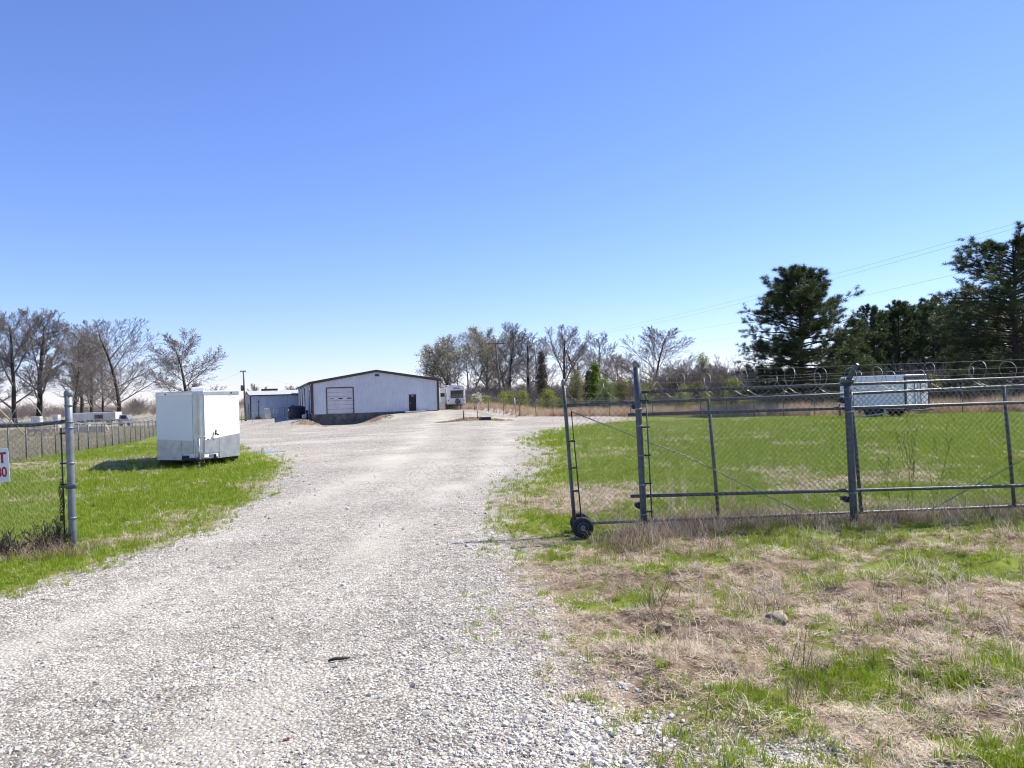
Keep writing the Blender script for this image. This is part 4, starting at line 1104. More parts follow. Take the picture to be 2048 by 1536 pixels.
def septic_mound():
    for u, v0, lab, nm in ((955.5, 838, 'left of two thin grey riser stakes with white tag on the dirt mound', 'riser_stake'), (1032.5, 835, 'right of two thin grey riser stakes on the dirt mound, with pale tip', 'riser_stake')):
        p = G(u, v0); h = 1.35 if u < 1000 else 2.1
        s = empty(nm, p, 0); tag(s, lab, 'stake', 'riser stakes on the mound')
        mb = MB(); mb.tube([(0, 0, -.2), (-.03 if u < 1000 else -.1, 0, h)], .035, 8); mb.build('pipe', M['galv_old'], s)
        mb = MB()
        if u < 1000: mb.box((.06, -.02, h + .12), (.10, .03, .42), Euler((0, R(35), 0)))
        else: mb.tube([(-.1, 0, h - .5), (-.13, 0, h + .15)], .05, 8)
        mb.build('tag', M['white_plastic'], s)
    p = G(927.5, 838.5)
    s = empty('marker_post', p); tag(s, 'short dark wooden marker post left of the dirt mound', 'post')
    mb = MB(); mb.tube([(0, 0, -.2), (0, 0, .85)], .075, 8); mb.box((0, 0, .87), (.14, .14, .04), bev=.01); mb.build('shaft', M['pole_wood'], s)
    p = G(972, 838.5)
    s = empty('septic_lid', p, .2); tag(s, 'dark box with pale concrete lid sunk in the dirt mound', 'lid')
    mb = MB(); mb.box((0, 0, .05), (.9, .8, .34), bev=.03); mb.build('box', M['darkmetal'], s)
    mb = MB(); mb.box((.02, 0, .25), (1.1, .9, .07), bev=.02); mb.build('cover', M['pale_conc'], s)
    p = G(1046, 826)
    s = empty('yard_light', p, .3); tag(s, 'small white tilted yard light with dark base on the gravel', 'light')
    mb = MB(); mb.tube([(0, 0, -.05), (-.06, 0, .5)], [.1, .06], 8); mb.build('stem', M['white_plastic'], s)
    mb = MB(); mb.box((-.3, -.1, .08), (.45, .3, .2), bev=.04); mb.build('base', M['darkmetal'], s)
    # clods of red soil on the mound
    cp = [proto('c%d_clod' % i, rock_mesh(300 + i, 1, .7), M['straw_bale']) for i in range(4)]
    n = 900; a = rng.random(n) * 6.28; r = np.sqrt(rng.random(n))
    x = -4.1 + 4.3 * r * np.cos(a); y = 78 + 2.4 * r * np.sin(a)
    for (mu, mn) in ((-0.6, 4.5), (7.3, 3.6)):
        q = FB(mu, mn, 0); aa = rng.random(260) * 6.28; rr = np.sqrt(rng.random(260)) * 2.3
        x = np.concatenate([x, q.x + rr * np.cos(aa)]); y = np.concatenate([y, q.y + rr * np.sin(aa)])
    rot = rng.random((len(x), 3)) * 6.28
    scatter('soil_clods', np.stack([x, y, height(x, y)], -1), (.03 + .09 * rng.random(len(x)) ** 2), rot, rng.integers(0, 4, len(x)), cp, 'reddish brown soil clods on the dirt mounds in the yard', 'soil')
septic_mound()

def cargo_trailer():
    """V-nosed enclosed trailer, nose toward the drive"""
    p = G(399, 941)
    rz = R(22.5)
    c = empty('cargo_trailer', (p.x - .05, p.y + .12, hz(p.x - .6, p.y + 1.2)), rz)
    tag(c, 'white V nosed cargo trailer with bright metal stone guard parked on the grass at left', 'trailer')
    W, LB, VN = 2.42, 4.9, 1.05
    z0, z1 = .24, 2.30
    y0 = .62                                        # nose tip behind the jack
    hw = W / 2; nw = .15
    body = [(-nw, y0), (nw, y0), (hw, y0 + VN), (hw, y0 + VN + LB), (-hw, y0 + VN + LB), (-hw, y0 + VN)]
    inner = [(x * .985, y + (.015 if y < 3 else -.015)) for x, y in body]
    mb = MB(); mb.prism(inner, z0, z1); mb.build('body_core', M['white_paint'], c)
    # skins on the two nose faces and sides: white upper sheet, plate below
    def face(a, b, s0, s1, za, zb, th=.012, zc=None, zd=None):
        a = Vector((*a, 0)); b = Vector((*b, 0))
        q = [a.lerp(b, s0) + Vector((0, 0, za)), a.lerp(b, s1) + Vector((0, 0, zd if zd is not None else za)), a.lerp(b, s1) + Vector((0, 0, zc if zc is not None else zb)), a.lerp(b, s0) + Vector((0, 0, zb))]
        m_ = MB(); m_.slab(q, th); return m_
    L0, L1 = body[5], body[0]; R0, R1 = body[1], body[2]
    face(L0, L1, 0, .985, .88, z1, zd=.83).build('upper_panel', M['white_paint'], c)
    face(R0, R1, .015, 1, .83, z1, zd=.96).build('upper_panel', M['white_paint'], c)
    g1 = MB(); a, b = Vector((*L0, 0)), Vector((*L1, 0))
    face(L0, L1, 0, .68, z0, .875, zc=.845).build('stone_guard', M['diamond'], c)
    face(L0, L1, .685, 1, z0 + .20, .84, zc=.826).build('stone_guard', M['diamond'], c)
    face(R0, R1, 0, .40, z0 + .20, .826, zc=.876).build('stone_guard', M['diamond'], c)
    face(R0, R1, .405, 1, z0, .877, zc=.955).build('stone_guard', M['diamond'], c)
    # rounded bright nose strip
    mb = MB(); pts = []
    n = 9
    prof = []
    for k in range(n):
        a_ = -1.0 + 2.0 * k / (n - 1)
        prof.append((a_ * .235, y0 - .045 + .20 * abs(a_) ** 1.8))
    vs_ = [(x, y, z) for z in (z0 + .2, z1 - .02) for x, y in prof]
    fs = [(i, i + 1, n + i + 1, n + i) for i in range(n - 1)]
    mb.add(vs_, fs, True); mb.build('nose_strip', M['alu'], c)
    # roof cap and trim
    cap = [(x * 1.012, y - (.03 if y < 3 else -.02)) for x, y in body]
    mb = MB(); mb.prism(cap, z1 - .075, z1 + .02); mb.build('roof_trim', M['alu'], c)
    mb = MB(); mb.prism(body, z1 + .024, z1 + .05); mb.build('roof', M['white_paint'], c)
    mb = MB(); mb.box((0.0, y0 + 2.2, z1 + .12), (.42, .42, .16), bev=.03); mb.build('roof_vent', M['white_plastic'], c)
    mb = MB(); mb.box((-.92, y0 + VN * .7, z1 - .03), (.07, .05, .04), bev=.01); mb.build('marker_light', M['darkmetal'], c)
    mb = MB(); mb.box((.98, y0 + VN * .74, z1 - .03), (.07, .05, .04), bev=.01); mb.build('marker_light', M['darkmetal'], c)
    # latch on the right face
    q = Vector((*R0, 0)).lerp(Vector((*R1, 0)), .28)
    mb = MB(); mb.box((q.x + .04, q.y - .05, 1.05), (.05, .03, .16), Euler((0, R(12), R(40))), .01); mb.box((q.x + .07, q.y - .06, 1.0), (.17, .025, .045), Euler((0, R(25), R(40))), .01); mb.build('gladhand_latch', M['darkmetal'], c)
    # frame, tongue, coupler, jack
    mb = MB()
    for s in (-1, 1):
        mb.tube([(s * .95, y0 + 1.3, z0 - .03), (s * .03, y0 - .50, z0 + .06)], .055, 4)
        mb.box((s * (hw - .1), y0 + VN + LB / 2, z0 - .05), (.07, LB, .11))
    for yy in (1.6, 2.8, 4.0, 5.2, 6.4): mb.box((0, yy, z0 - .05), (W - .2, .06, .09))
    mb.box((0, y0 + .2, z0 + .06), (.98, .1, .16)); mb.build('frame', M['darkmetal'], c)
    mb = MB(); mb.box((0, y0 - .60, z0 + .09), (.10, .34, .11), bev=.02); mb.lathe([(.05, 0), (.075, .03), (.075, .09), (.05, .12)], (0, y0 - .74, z0), (0, 0, 1), 14); mb.build('coupler', M['darkmetal'], c)
    mb = MB(); mb.tube([(.0, y0 - .38, .16), (.0, y0 - .38, .90)], .034, 10); mb.build('jack_tube', M['alu'], c)
    mb = MB(); mb.tube([(0, y0 - .38, -.03), (0, y0 - .38, .20)], .024, 8); mb.box((0, y0 - .38, -.01), (.13, .13, .025), bev=.005); mb.build('jack_foot', M['alu'], c)
    mb = MB(); mb.tube([(0, y0 - .38, .90), (.0, y0 - .38, .94), (.17, y0 - .36, .95), (.20, y0 - .36, .90)], .013, 6); mb.build('jack_crank', M['alu'], c)
    mb = MB(); mb.tube([(.10, y0 - .3, .42), (.14, y0 - .5, .18), (.05, y0 - .6, .22)], .012, 5); mb.tube([(-.10, y0 - .3, .42), (-.14, y0 - .48, .20), (-.05, y0 - .6, .24)], .012, 5); mb.build('safety_chain', M['darkmetal'], c)
    mb = MB(); mb.box((.36, y0 + .02, z0 + .10), (.1, .012, .07)); mb.build('data_plate', M['white_plastic'], c)
    mb = MB(); mb.box((.26, y0 - .02, .86), (.05, .03, .03)); mb.build('side_marker', M['red_lens'], c)
    for s in (-1, 1):
        for yy in (y0 + VN + LB * .50, y0 + VN + LB * .68):
            mb = MB(); mb.lathe([(.2, -.09), (.32, -.1), (.345, -.06), (.345, .06), (.32, .1), (.2, .09)], (s * (hw - .22), yy, .33), (1, 0, 0), 24); ty = mb.build('wheel', M['rubber'], c)
            mb = MB(); mb.lathe([(.06, -.07), (.17, -.06), (.2, -.085), (.2, .085), (.17, .06), (.06, .07)], (s * (hw - .22), yy, .33), (1, 0, 0), 20); mb.build('rim', M['alu'], ty)
cargo_trailer()

def far_trailer():
    """long white tandem trailer in the field, open-framed rear to the right"""
    pr = G(1838, 834.5); y = pr.y
    rz = R(-47)      # local +x runs along the side away from the rear
    t = empty('box_trailer', (0, 0, 0)); tag(t, 'long white box trailer with black framed rear doors in the green field behind the fence', 'trailer')
    k = y / FPX
    a = atx(1680, y + 3.9); b = atx(1810, y - .1); c = atx(1868, y + 1.1)
    gz = hz(b.x, b.y)
    ux = Vector((a.x - b.x, a.y - b.y, 0)); LS = ux.length; ux.normalize()
    uy = Vector((c.x - b.x, c.y - b.y, 0)); WR = uy.length; uy.normalize()
    uy = (uy - ux * uy.dot(ux)).normalized()
    WR = max(WR, 2.2)
    o = Vector((b.x, b.y, gz)); t.location = o
    H0 = .58; H1 = EYE + (763 - 754) * k - gz
    def Q(s, w, z): return ux * s + uy * w + Vector((0, 0, z))
    n2 = -(ux.cross(Vector((0, 0, 1)))); 
    ang = math.atan2(ux.y, ux.x)
    E = Euler((0, 0, ang))
    mb = MB(); mb.box(Q(LS / 2, WR / 2, (H0 + H1) / 2), (LS, WR, H1 - H0), E, .05); mb.build('body', M['white_paint'], t)
    mb = MB(); mb.box(Q(LS / 2, WR / 2, H1 + .05), (LS + .04, WR * .9, .12), E, .05); mb.build('roof', M['white_paint'], t)
    for w, z, sw, sz in ((.05, (H0 + H1) / 2, .14, H1 - H0), (WR - .05, (H0 + H1) / 2, .14, H1 - H0), (WR / 2, H1 - .10, WR - .16, .24), (WR / 2, H0 + .08, WR - .16, .2)):
        mb = MB(); mb.box(Q(-.02, w, z), (.08, sw, sz), E); mb.build('rear_frame', M['darkmetal'], t)
    for w in (WR * .27, WR * .73):
        mb = MB(); mb.box(Q(-.035, w, (H0 + H1) / 2 - .02), (.05, WR * .42, H1 - H0 - .48), E, .015); d = mb.build('rear_door', M['white_paint'], t)
        mb = MB(); mb.tube([Q(-.08, w + (.1 if w < WR / 2 else -.1) * 3, H0 + .2), Q(-.08, w + (.1 if w < WR / 2 else -.1) * 3, H1 - .3)], .02, 6); mb.build('lock_rod', M['darkmetal'], d)
    for w in (.5, .58, .42):
        mb = MB(); mb.box(Q(-.07, WR * w, H1 - .1), (.03, .1, .05), E); mb.build('clearance_light', M['red_lens'], t)
    mb = MB(); mb.box(Q(-.064, WR * .73, H0 + 1.05), (.012, .34, .16), E); mb.build('decal', M['red_lens'], t)
    mb = MB(); mb.box(Q(-.064, WR * .85, H0 + 1.45), (.012, .22, .10), E); mb.build('decal', M['ink'], t)
    mb = MB(); mb.box(Q(-.064, WR * .22, H0 + 1.3), (.012, .22, .08), E); mb.build('decal', M['ink'], t)
    mb = MB(); mb.box(Q(LS / 2, -.012, H1 - .30), (LS, .02, .05), E); mb.build('side_rail', M['alu'], t)
    # tandem wheels with pale fenders
    for s in (LS * .42, LS * .55):
        for w in (.12, WR - .12):
            mb = MB(); mb.lathe([(.2, -.1), (.33, -.11), (.36, -.06), (.36, .06), (.33, .11), (.2, .1)], Q(s, w, .36), uy, 22); wh = mb.build('wheel', M['rubber'], t)
            mb = MB(); mb.lathe([(.05, -.09), (.19, -.07), (.21, -.105), (.21, .105), (.19, .07), (.05, .09)], Q(s, w, .36), uy, 18); mb.build('rim', M['rv_white'], wh)
    mb = MB(); pts = [Q(LS * .485 + 1.02 * math.cos(q), -.12, .30 + .52 * math.sin(q)) for q in [k_ * math.pi / 8 for k_ in range(9)]]
    for p_, q_ in zip(pts[:-1], pts[1:]): mb.slab([p_, q_, q_ + uy * .34, p_ + uy * .34], .02)
    mb.build('fender', M['rv_grey'], t)
    mb = MB(); mb.box(Q(LS / 2, WR / 2, H0 - .06), (LS - .2, WR - .3, .12), E); mb.build('frame', M['darkmetal'], t)
    mb = MB(); mb.box(Q(-.2, WR / 2, H0 - .12), (.25, WR, .1), E, .02); mb.build('bumper', M['darkmetal'], t)
    mb = MB(); mb.tube([Q(LS, WR * .2, H0 - .05), Q(LS + 1.2, WR * .5, H0 - .05), Q(LS, WR * .8, H0 - .05)], .06, 6); mb.tube([Q(LS + 1.0, WR * .5, 0), Q(LS + 1.0, WR * .5, .9)], .05, 6); mb.build('tongue', M['darkmetal'], t)
    p = o + Q(LS * .35, -1.0, 0); p.z = hz(p.x, p.y)
    r = empty('loading_ramp', p, ang + .3); tag(r, 'pale grey ramp frame lying beside the far white box trailer', 'ramp')
    mb = MB()
    for s in (-1, 1): mb.box((0, s * .28, .22), (1.5, .07, .08), Euler((0, R(8), 0)), .01)
    mb.build('side_rail', M['rv_grey'], r)
    for k_ in range(6):
        mb = MB(); mb.box((-.65 + .26 * k_, 0, .25 - .035 * (k_ - 2.5)), (.05, .5, .04)); mb.build('rung', M['rv_grey'], r)
far_trailer()

def camper():
    p = atx(912, 100.0); p.z = hz(p.x, 100)
    c = empty('camper', p, R(8)); tag(c, 'white camper with large dark rear window parked beside the warehouse', 'camper')
    hw, L_, z0, z1 = 1.27, 9.5, .62, 3.05
    mb = MB(); mb.box((0, L_ / 2, (z0 + z1) / 2), (hw * 2, L_, z1 - z0), bev=.10); mb.build('body', M['rv_white'], c)
    mb = MB(); prof = [(-hw + .04, z1 - .04), (-hw * .5, z1 + .1), (0, z1 + .14), (hw * .5, z1 + .1), (hw - .04, z1 - .04)]
    mb.add([(x, y, z) for y in (.04, L_ - .05) for x, z in prof], [(0, 1, 6, 5), (1, 2, 7, 6), (2, 3, 8, 7), (3, 4, 9, 8), (4, 3, 2, 1, 0), (5, 6, 7, 8, 9)]); mb.build('roof_cap', M['rv_white'], c)
    mb = MB(); mb.box((.12, -.012, 2.02), (1.66, .03, 1.04), bev=.012); wf = mb.build('rear_window', M['glass'], c)
    mb = MB()
    for x, z, sx, sz in ((.12, 2.56, 1.74, .05), (.12, 1.48, 1.74, .05), (-.74, 2.02, .05, 1.04), (.98, 2.02, .05, 1.04)): mb.box((x, -.02, z), (sx, .05, sz), bev=.01)
    mb.build('window_trim', M['rv_white'], wf)
    text_part('lettering', 'DENALI', .27, M['ink'], c, Matrix.Translation((.12, -.01, 2.79)) @ Matrix.Rotation(R(90), 4, 'X'), .004, .008)
    # spare wheel with bracket
    mb = MB(); mb.lathe([(.12, .12), (.30, .14), (.345, .06), (.345, -.06), (.30, -.12), (.12, -.10)], (.22, -.16, 1.02), (0, 1, 0), 28); sp = mb.build('spare_wheel', M['rubber'], c)
    mb = MB(); mb.lathe([(.04, -.10), (.12, -.09), (.19, -.115), (.2, .05), (.05, .06)], (.22, -.16, 1.02), (0, 1, 0), 20); mb.build('rim', M['rv_grey'], sp)
    mb = MB(); mb.box((.10, -.12, 1.38), (.34, .06, .07), Euler((0, R(-10), 0)), .015); mb.build('spare_bracket', M['darkmetal'], sp)
    for x in (-1.0, 1.08):
        mb = MB(); mb.box((x, -.02, 1.18), (.15, .05, .16), bev=.02); mb.build('tail_light', M['red_lens'], c)
    for x in (-.25, .1, .4):
        mb = MB(); mb.box((x, -.01, 2.985), (.12, .04, .04), bev=.008); mb.build('clearance_light', M['red_lens'], c)
    mb = MB(); mb.box((0, -.14, .56), (2.6, .22, .14), bev=.02); mb.build('bumper', M['darkmetal'], c)
    mb = MB(); mb.box((0, L_ / 2, .48), (1.5, L_ - .4, .2)); mb.build('frame', M['darkmetal'], c)
    # slide-out room on the left side
    mb = MB(); mb.box((-hw - .42, 3.0, 1.80), (.86, 3.2, 2.0), bev=.07); so = mb.build('slide_out', M['rv_white'], c)
    mb = MB(); mb.box((-hw - .45, 1.385, 1.98), (.56, .03, .48), bev=.01); mb.build('window', M['glass'], so)
    mb = MB(); mb.box((-hw - .42, 3.0, 2.83), (.95, 3.3, .06), bev=.02); mb.build('awning', M['rv_white'], so)
    mb = MB(); mb.box((.0, 3.4, z1 + .28), (.75, 1.0, .30), bev=.08); mb.build('air_conditioner', M['rv_white'], c)
    mb = MB(); mb.box((-.75, 5.2, z1 + .18), (.4, .4, .18), bev=.04); mb.build('roof_vent', M['white_plastic'], c)
    for s in (-1, 1):
        mb = MB(); mb.tube([(s * .9, .5, 0), (s * .9, .5, .6)], .06, 6); mb.build('stabiliser', M['darkmetal'], c)
        for yy in (4.0, 4.9):
            mb = MB(); mb.lathe([(.2, -.1), (.35, -.11), (.38, -.05), (.38, .05), (.35, .11), (.2, .1)], (s * (hw - .2), yy, .38), (1, 0, 0), 22); wh = mb.build('wheel', M['rubber'], c)
            mb = MB(); mb.lathe([(.05, -.08), (.2, -.11), (.2, .11), (.05, .08)], (s * (hw - .2), yy, .38), (1, 0, 0), 16); mb.build('rim', M['rv_grey'], wh)
    mb = MB(); mb.tube([(-hw, .02, .7), (-hw, .02, 2.2)], .025, 6); mb.build('ladder_rail', M['alu'], c)
    # red boards / ramp under the bumper
    q = c.location + Vector((1.5, -.6, 0)); q.z = hz(q.x, q.y)
    b = empty('scrap_heap', q, .1); tag(b, 'low heap of reddish brown boards on the ground under the camper', 'debris')
    for k in range(7):
        mb = MB(); mb.box((random.uniform(-1.6, 1.4), random.uniform(-.3, .9), .06 + .07 * k / 2), (random.uniform(.8, 1.7), .16, .06), Euler((0, random.uniform(-.1, .1), random.uniform(-.5, .5))), .01); mb.build('board', M['rust'], b)
    q = atx(884, 98.6)
    b = empty('block_stack', q, .2); tag(b, 'stack of grey concrete blocks between warehouse and camper', 'blocks')
    for k in range(4):
        mb = MB(); mb.box((0, 0, .12 + .2 * k), (.75, .4, .19), Euler((0, 0, random.uniform(-.1, .1))), .012); mb.build('block', M['pale_conc'], b)
camper()

def poles():
    def pole(u0, v0, u1, vtop, y, label, arms, r=.15, trans=False, ins=True):
        b = atx(u0, y); top = at(u1, vtop, y)
        h = top.z - b.z
        o = empty('utility_pole', b); tag(o, label, 'utility pole')
        lx = top.x - b.x
        mb = MB(); mb.tube([(0, 0, -.5), (lx * .5, 0, h * .5), (lx, 0, h)], [r, r * .85, r * .68], 10); mb.build('shaft', M['pole_wood'], o)
        for (dz, half, ang) in arms:
            mb = MB(); c_, s_ = math.cos(ang), math.sin(ang)
            mb.box((lx, -.12, h - dz), (half * 2, .12, .14), Euler((0, 0, ang)), .01); a = mb.build('crossarm', M['pole_wood'], o)
            if ins:
                for k in (-.9, -.45, .45, .9):
                    mb = MB(); mb.lathe([(.03, 0), (.06, .05), (.05, .11), (.06, .14), (.02, .2)], (lx + k * half * c_, -.12 + k * half * s_, h - dz + .06), (0, 0, 1), 8); mb.build('insulator', M['rv_grey'], a)
        if trans:
            mb = MB(); mb.lathe([(.2, 0), (.24, .04), (.24, .85), (.2, .92)], (lx * .62 - .32, -.05, h * .60), (0, 0, 1), 14); mb.build('transformer', M['galv'], o)
        return o, b, Vector((b.x + lx, b.y, b.z + h))
    o1, _, t1 = pole(1003.5, 818, 991, 683, 118, 'tall leaning utility pole with wide crossarm before the bare trees', [(.35, 1.55, .05)], .17)
    o2, _, t2 = pole(490.5, 836, 486.5, 741, 124, 'brown utility pole beside the pale metal shed', [(.2, .55, .9)], .17, True)
    o3, _, t3 = pole(868.5, 820, 867.5, 743, 165, 'small distant utility pole with two crossarms beyond the warehouse roof', [(.3, 1.0, .1), (1.4, 1.0, .1)], .16)
    # wires between and away from the poles
    def wire(name, label, a, b, sag, r):
        mb = MB(); n = 30
        mb.tube([a.lerp(b, i / n) - Vector((0, 0, sag * 4 * (i / n) * (1 - i / n))) for i in range(n + 1)], r, 4, False)
        tag(mb.build(name, M['rv_grey']), label, 'wire', 'overhead wires')
    wire('overhead_wire', 'highest overhead wire rising to the right edge above the pines', at(1170, 667, 210), at(2120, 421, 62), 1.0, .012)
    wire('overhead_wire', 'second overhead wire close below the highest one', at(1172, 672, 212), at(2120, 431, 62), 1.1, .012)
    wire('overhead_wire', 'third overhead wire passing between the two big pines', at(1330, 668, 190), at(2110, 500, 75), .8, .014)
    wire('overhead_wire', 'lowest overhead wire running toward the large pine', at(1350, 689, 190), at(2110, 560, 80), .8, .014)
    wire('service_wire', 'thin wire from the pole beside the shed to the left', t2, t2 + Vector((-26, 40, -1)), .8, .01)
    wire('service_wire', 'thin wire from the pole beside the shed toward the right', t2, FB(2, -40, 4.6), .8, .01)
poles()

# ------------------------------------------------------------------ trees
class Tree:
    def __init__(s, seed): s.g = random.Random(seed); s.tr = MB(); s.br = MB(); s.tips = []
def limb(T, p, d, L_, r, lvl, P):
    g = T.g
    n = P['seg'][lvl]; pts = [p.copy()]; rad = [r]; d = d.normalized()
    dirs = [d.copy()]
    for i in range(n):
        j = P['jit'][lvl]
        d = (d + Vector((g.uniform(-j, j), g.uniform(-j, j), g.uniform(-j, j) + P['up'][lvl]))).normalized()
        p = p + d * (L_ / n); pts.append(p.copy()); dirs.append(d.copy())
        rad.append(max(P['rmin'], r * (1 - (1 - P['tip'][lvl]) * (i + 1) / n)))
    (T.tr if lvl == 0 else T.br).tube(pts, rad, P['sides'][lvl], lvl == 0)
    if lvl >= len(P['kids']): T.tips.append((pts[-1], dirs[-1])); return
    k = P['kids'][lvl]; az = g.uniform(0, 6.28)
    for i in range(k):
        t = P['t0'][lvl] + (1 - P['t0'][lvl]) * (i + g.random() * .8) / k
        q = min(t, .999) * n; a = int(q); fr = q - a
        pos = pts[a].lerp(pts[a + 1], fr); dd = dirs[a + 1]
        az += 2.4 + g.uniform(-.5, .5)
        an = R(P['ang'][lvl] + g.uniform(-12, 12)) * (1.15 - .45 * t)
        o = dd.orthogonal().normalized(); o.rotate(Matrix.Rotation(az, 3, dd))
        cd = dd * math.cos(an) + o * math.sin(an)
        cl = L_ * P['len'][lvl] * g.uniform(.75, 1.15) * (P['shape'](t) if lvl == 0 else 1 - .45 * t)
        if 'env' in P:                                    # keep inside a rounded crown
            zc, ea, eb = P['env']
            o_ = Vector((pos.x / ea, pos.y / ea, (pos.z - zc) / eb)); v_ = Vector((cd.x / ea, cd.y / ea, cd.z / eb))
            A_, B_, C_ = v_.dot(v_), o_.dot(v_), o_.dot(o_) - 1
            q_ = B_ * B_ - A_ * C_
            far = (-B_ + math.sqrt(q_)) / A_ if q_ > 0 else 0.0
            far = max(far, .02 * zc)
            cl = far * g.uniform(.74, 1.02) if lvl == 0 else min(cl, far * g.uniform(.9, 1.15) + .03 * zc)
        cr = (rad[a] * (1 - fr) + rad[a + 1] * fr) * P['rk'][lvl] * g.uniform(.75, 1.0)
        limb(T, pos, cd, cl, max(cr, P['rmin']), lvl + 1, P)
BARE = dict(seg=[8, 6, 4, 3, 2], jit=[.07, .10, .13, .16, .18], up=[.01, .06, .06, .04, .03], tip=[.22, .2, .25, .4, .6], sides=[9, 6, 4, 3, 3],
            kids=[16, 11, 9, 7], t0=[.17, .16, .12, .12], ang=[50, 42, 42, 40], len=[.60, .50, .46, .46], rk=[.52, .50, .52, .6], rmin=.0082,
            shape=lambda t: 1.12 - .50 * t)
def bare_tree_mesh(seed, H, over=None, trunk_r=None, stems=1, lean=.0):
    P = dict(BARE); P.update(over or {})
    T = Tree(seed)
    for i in range(stems):
        a = 6.28 * i / stems + T.g.random()
        d = Vector((math.cos(a) * lean, math.sin(a) * lean, 1))
        limb(T, Vector((math.cos(a) * .12 * (stems > 1), math.sin(a) * .12 * (stems > 1), -.3)), d, H * (1 if i == 0 else T.g.uniform(.75, .97)), (trunk_r or H * .019) * (1 if stems == 1 else .75), 0, P)
    return T
def leaf_cloud(pts, rad, per, size, seed, flat=.3, keep=1.0):
    """small leaf triangles spread round the given points"""
    g = np.random.default_rng(seed); pts = np.asarray([tuple(p) for p in pts], float)
    c = np.repeat(pts, per, 0); n = len(c)
    c = c + g.normal(size=(n, 3)) * rad
    a = g.normal(size=(n, 3)); a /= np.linalg.norm(a, axis=1, keepdims=True)
    b = np.cross(a, g.normal(size=(n, 3))); b /= np.linalg.norm(b, axis=1, keepdims=True)
    s = size * (.6 + .8 * g.random((n, 1)))
    v = np.stack([c - a * s * .5, c + b * s * .32, c + a * s * .5, c - b * s * .32], 1).reshape(-1, 3)
    f = np.arange(n * 4).reshape(n, 4)
    return np_mesh('leaves', v, f)
def tree_obj(name, loc, trunk_me, crown_me, label, group, trunk_m, crown_m, rz=0.0, scale=(1, 1, 1), leaves=None, leaf_m=None, cat='tree', crown_name='crown'):
    o = empty(name, loc, rz); o.scale = scale
    tag(o, label, cat, group)
    t = link('trunk', trunk_me, trunk_m, o); c = link(crown_name, crown_me, crown_m, o)
    for q, m in ((t, trunk_m), (c, crown_m)):
        q.material_slots[0].link = 'OBJECT'; q.material_slots[0].material = m
    if leaves is not None: link('leaf_buds' , leaves, leaf_m, c)
    return o

VARS = []
def mkvar(seed, env, over=None, stems=1, lean=0.0, trunk_r=None):
    o = dict(over or {}); o['env'] = (5.0 + .5 * (10 - 2 * env[1]) * 0 + env[2], env[0], env[1])
    T = bare_tree_mesh(seed, 9.0, o, trunk_r, stems, lean)
    zs = [p.z for p, d in T.tips]
    return dict(tr=T.tr.mesh('trunk'), br=T.br.mesh('branches'), tips=[p for p, d in T.tips], h=max(zs), w=env[0])
# tall oaks with rounded crowns, vase shapes, a slim one, multi-stemmed ones
V_oak = mkvar(3, (3.3, 4.6, .9))
V_oak2 = mkvar(8, (2.6, 4.7, .8), dict(ang=[36, 36, 36, 36], up=[.01, .08, .06, .04, .03]))
V_vase = mkvar(15, (4.2, 4.5, .9), dict(kids=[11, 12, 9, 7], t0=[.13, .25, .15, .12], ang=[40, 34, 36, 36], up=[.0, .05, .05, .04, .03], tip=[.35, .2, .25, .4, .6], rk=[.68, .5, .52, .6]))
V_slim = mkvar(21, (1.5, 4.6, .7), dict(kids=[24, 8, 7, 6], t0=[.25, .15, .15, .15]))
V_multi = mkvar(34, (4.3, 4.5, .9), dict(kids=[10, 8, 7, 6], t0=[.28, .18, .15, .12], ang=[34, 34, 36, 36]), 4, .34, .15)
V_round = mkvar(42, (4.6, 4.6, .7), dict(kids=[24, 11, 8, 6], t0=[.10, .14, .12, .12], ang=[56, 36, 36, 36], up=[.01, .03, .04, .04, .03]))
def place(V, u, vtop, y, halfpx, label, group, bark='bark', twig='twig', rz=None, leaves=None, leaf_m=None, name='bare_tree', sink=0.0):
    b = atx(u, y); top = at(u, vtop, y)
    sz = (top.z - b.z + sink) / V['h']; sx = 1.48 * halfpx * y / FPX / V['w']
    lv = leaves
    return tree_obj(name, (b.x, b.y, b.z - sink), V['tr'], V['br'], label, group, M[bark], M[twig], rz if rz is not None else random.uniform(0, 6.28), (sx, sx, sz), lv, leaf_m)
def with_mat(V, bark, twig):
    """the same tree, to carry other materials"""
    return dict(V)
GL = 'bare trees beyond the left fence'
place(V_vase, 30, 612, 165, 78, 'broad bare tree with thick forked trunk at the left frame edge', GL, rz=.4)
place(V_oak2, 74, 612, 172, 60, 'tall bare tree second from the left edge, slim upright crown', GL, rz=1.2)
place(V_oak, 147, 640, 165, 52, 'bare tree rising just right of the grey gate post', GL, rz=2.2)
place(V_slim, 163, 700, 180, 26, 'thin bare tree between two larger trunks beyond the left fence', GL, rz=.3)
place(V_oak2, 186, 655, 175, 42, 'bare tree with ragged open crown left of the big rounded one', GL, rz=4.0)
place(V_round, 240, 634, 160, 82, 'big rounded bare tree with dense twigs left of the cargo trailer', GL, rz=.9)
vb = with_mat(V_oak, 0, 0)
lv = leaf_cloud(vb['tips'][::4], .12, 1, .10, 5)
place(vb, 372, 655, 140, 58, 'lone bare tree with rusty buds standing behind the white cargo trailer', GL, 'bark', 'twig', 3.1, lv, M['rosebuds'])
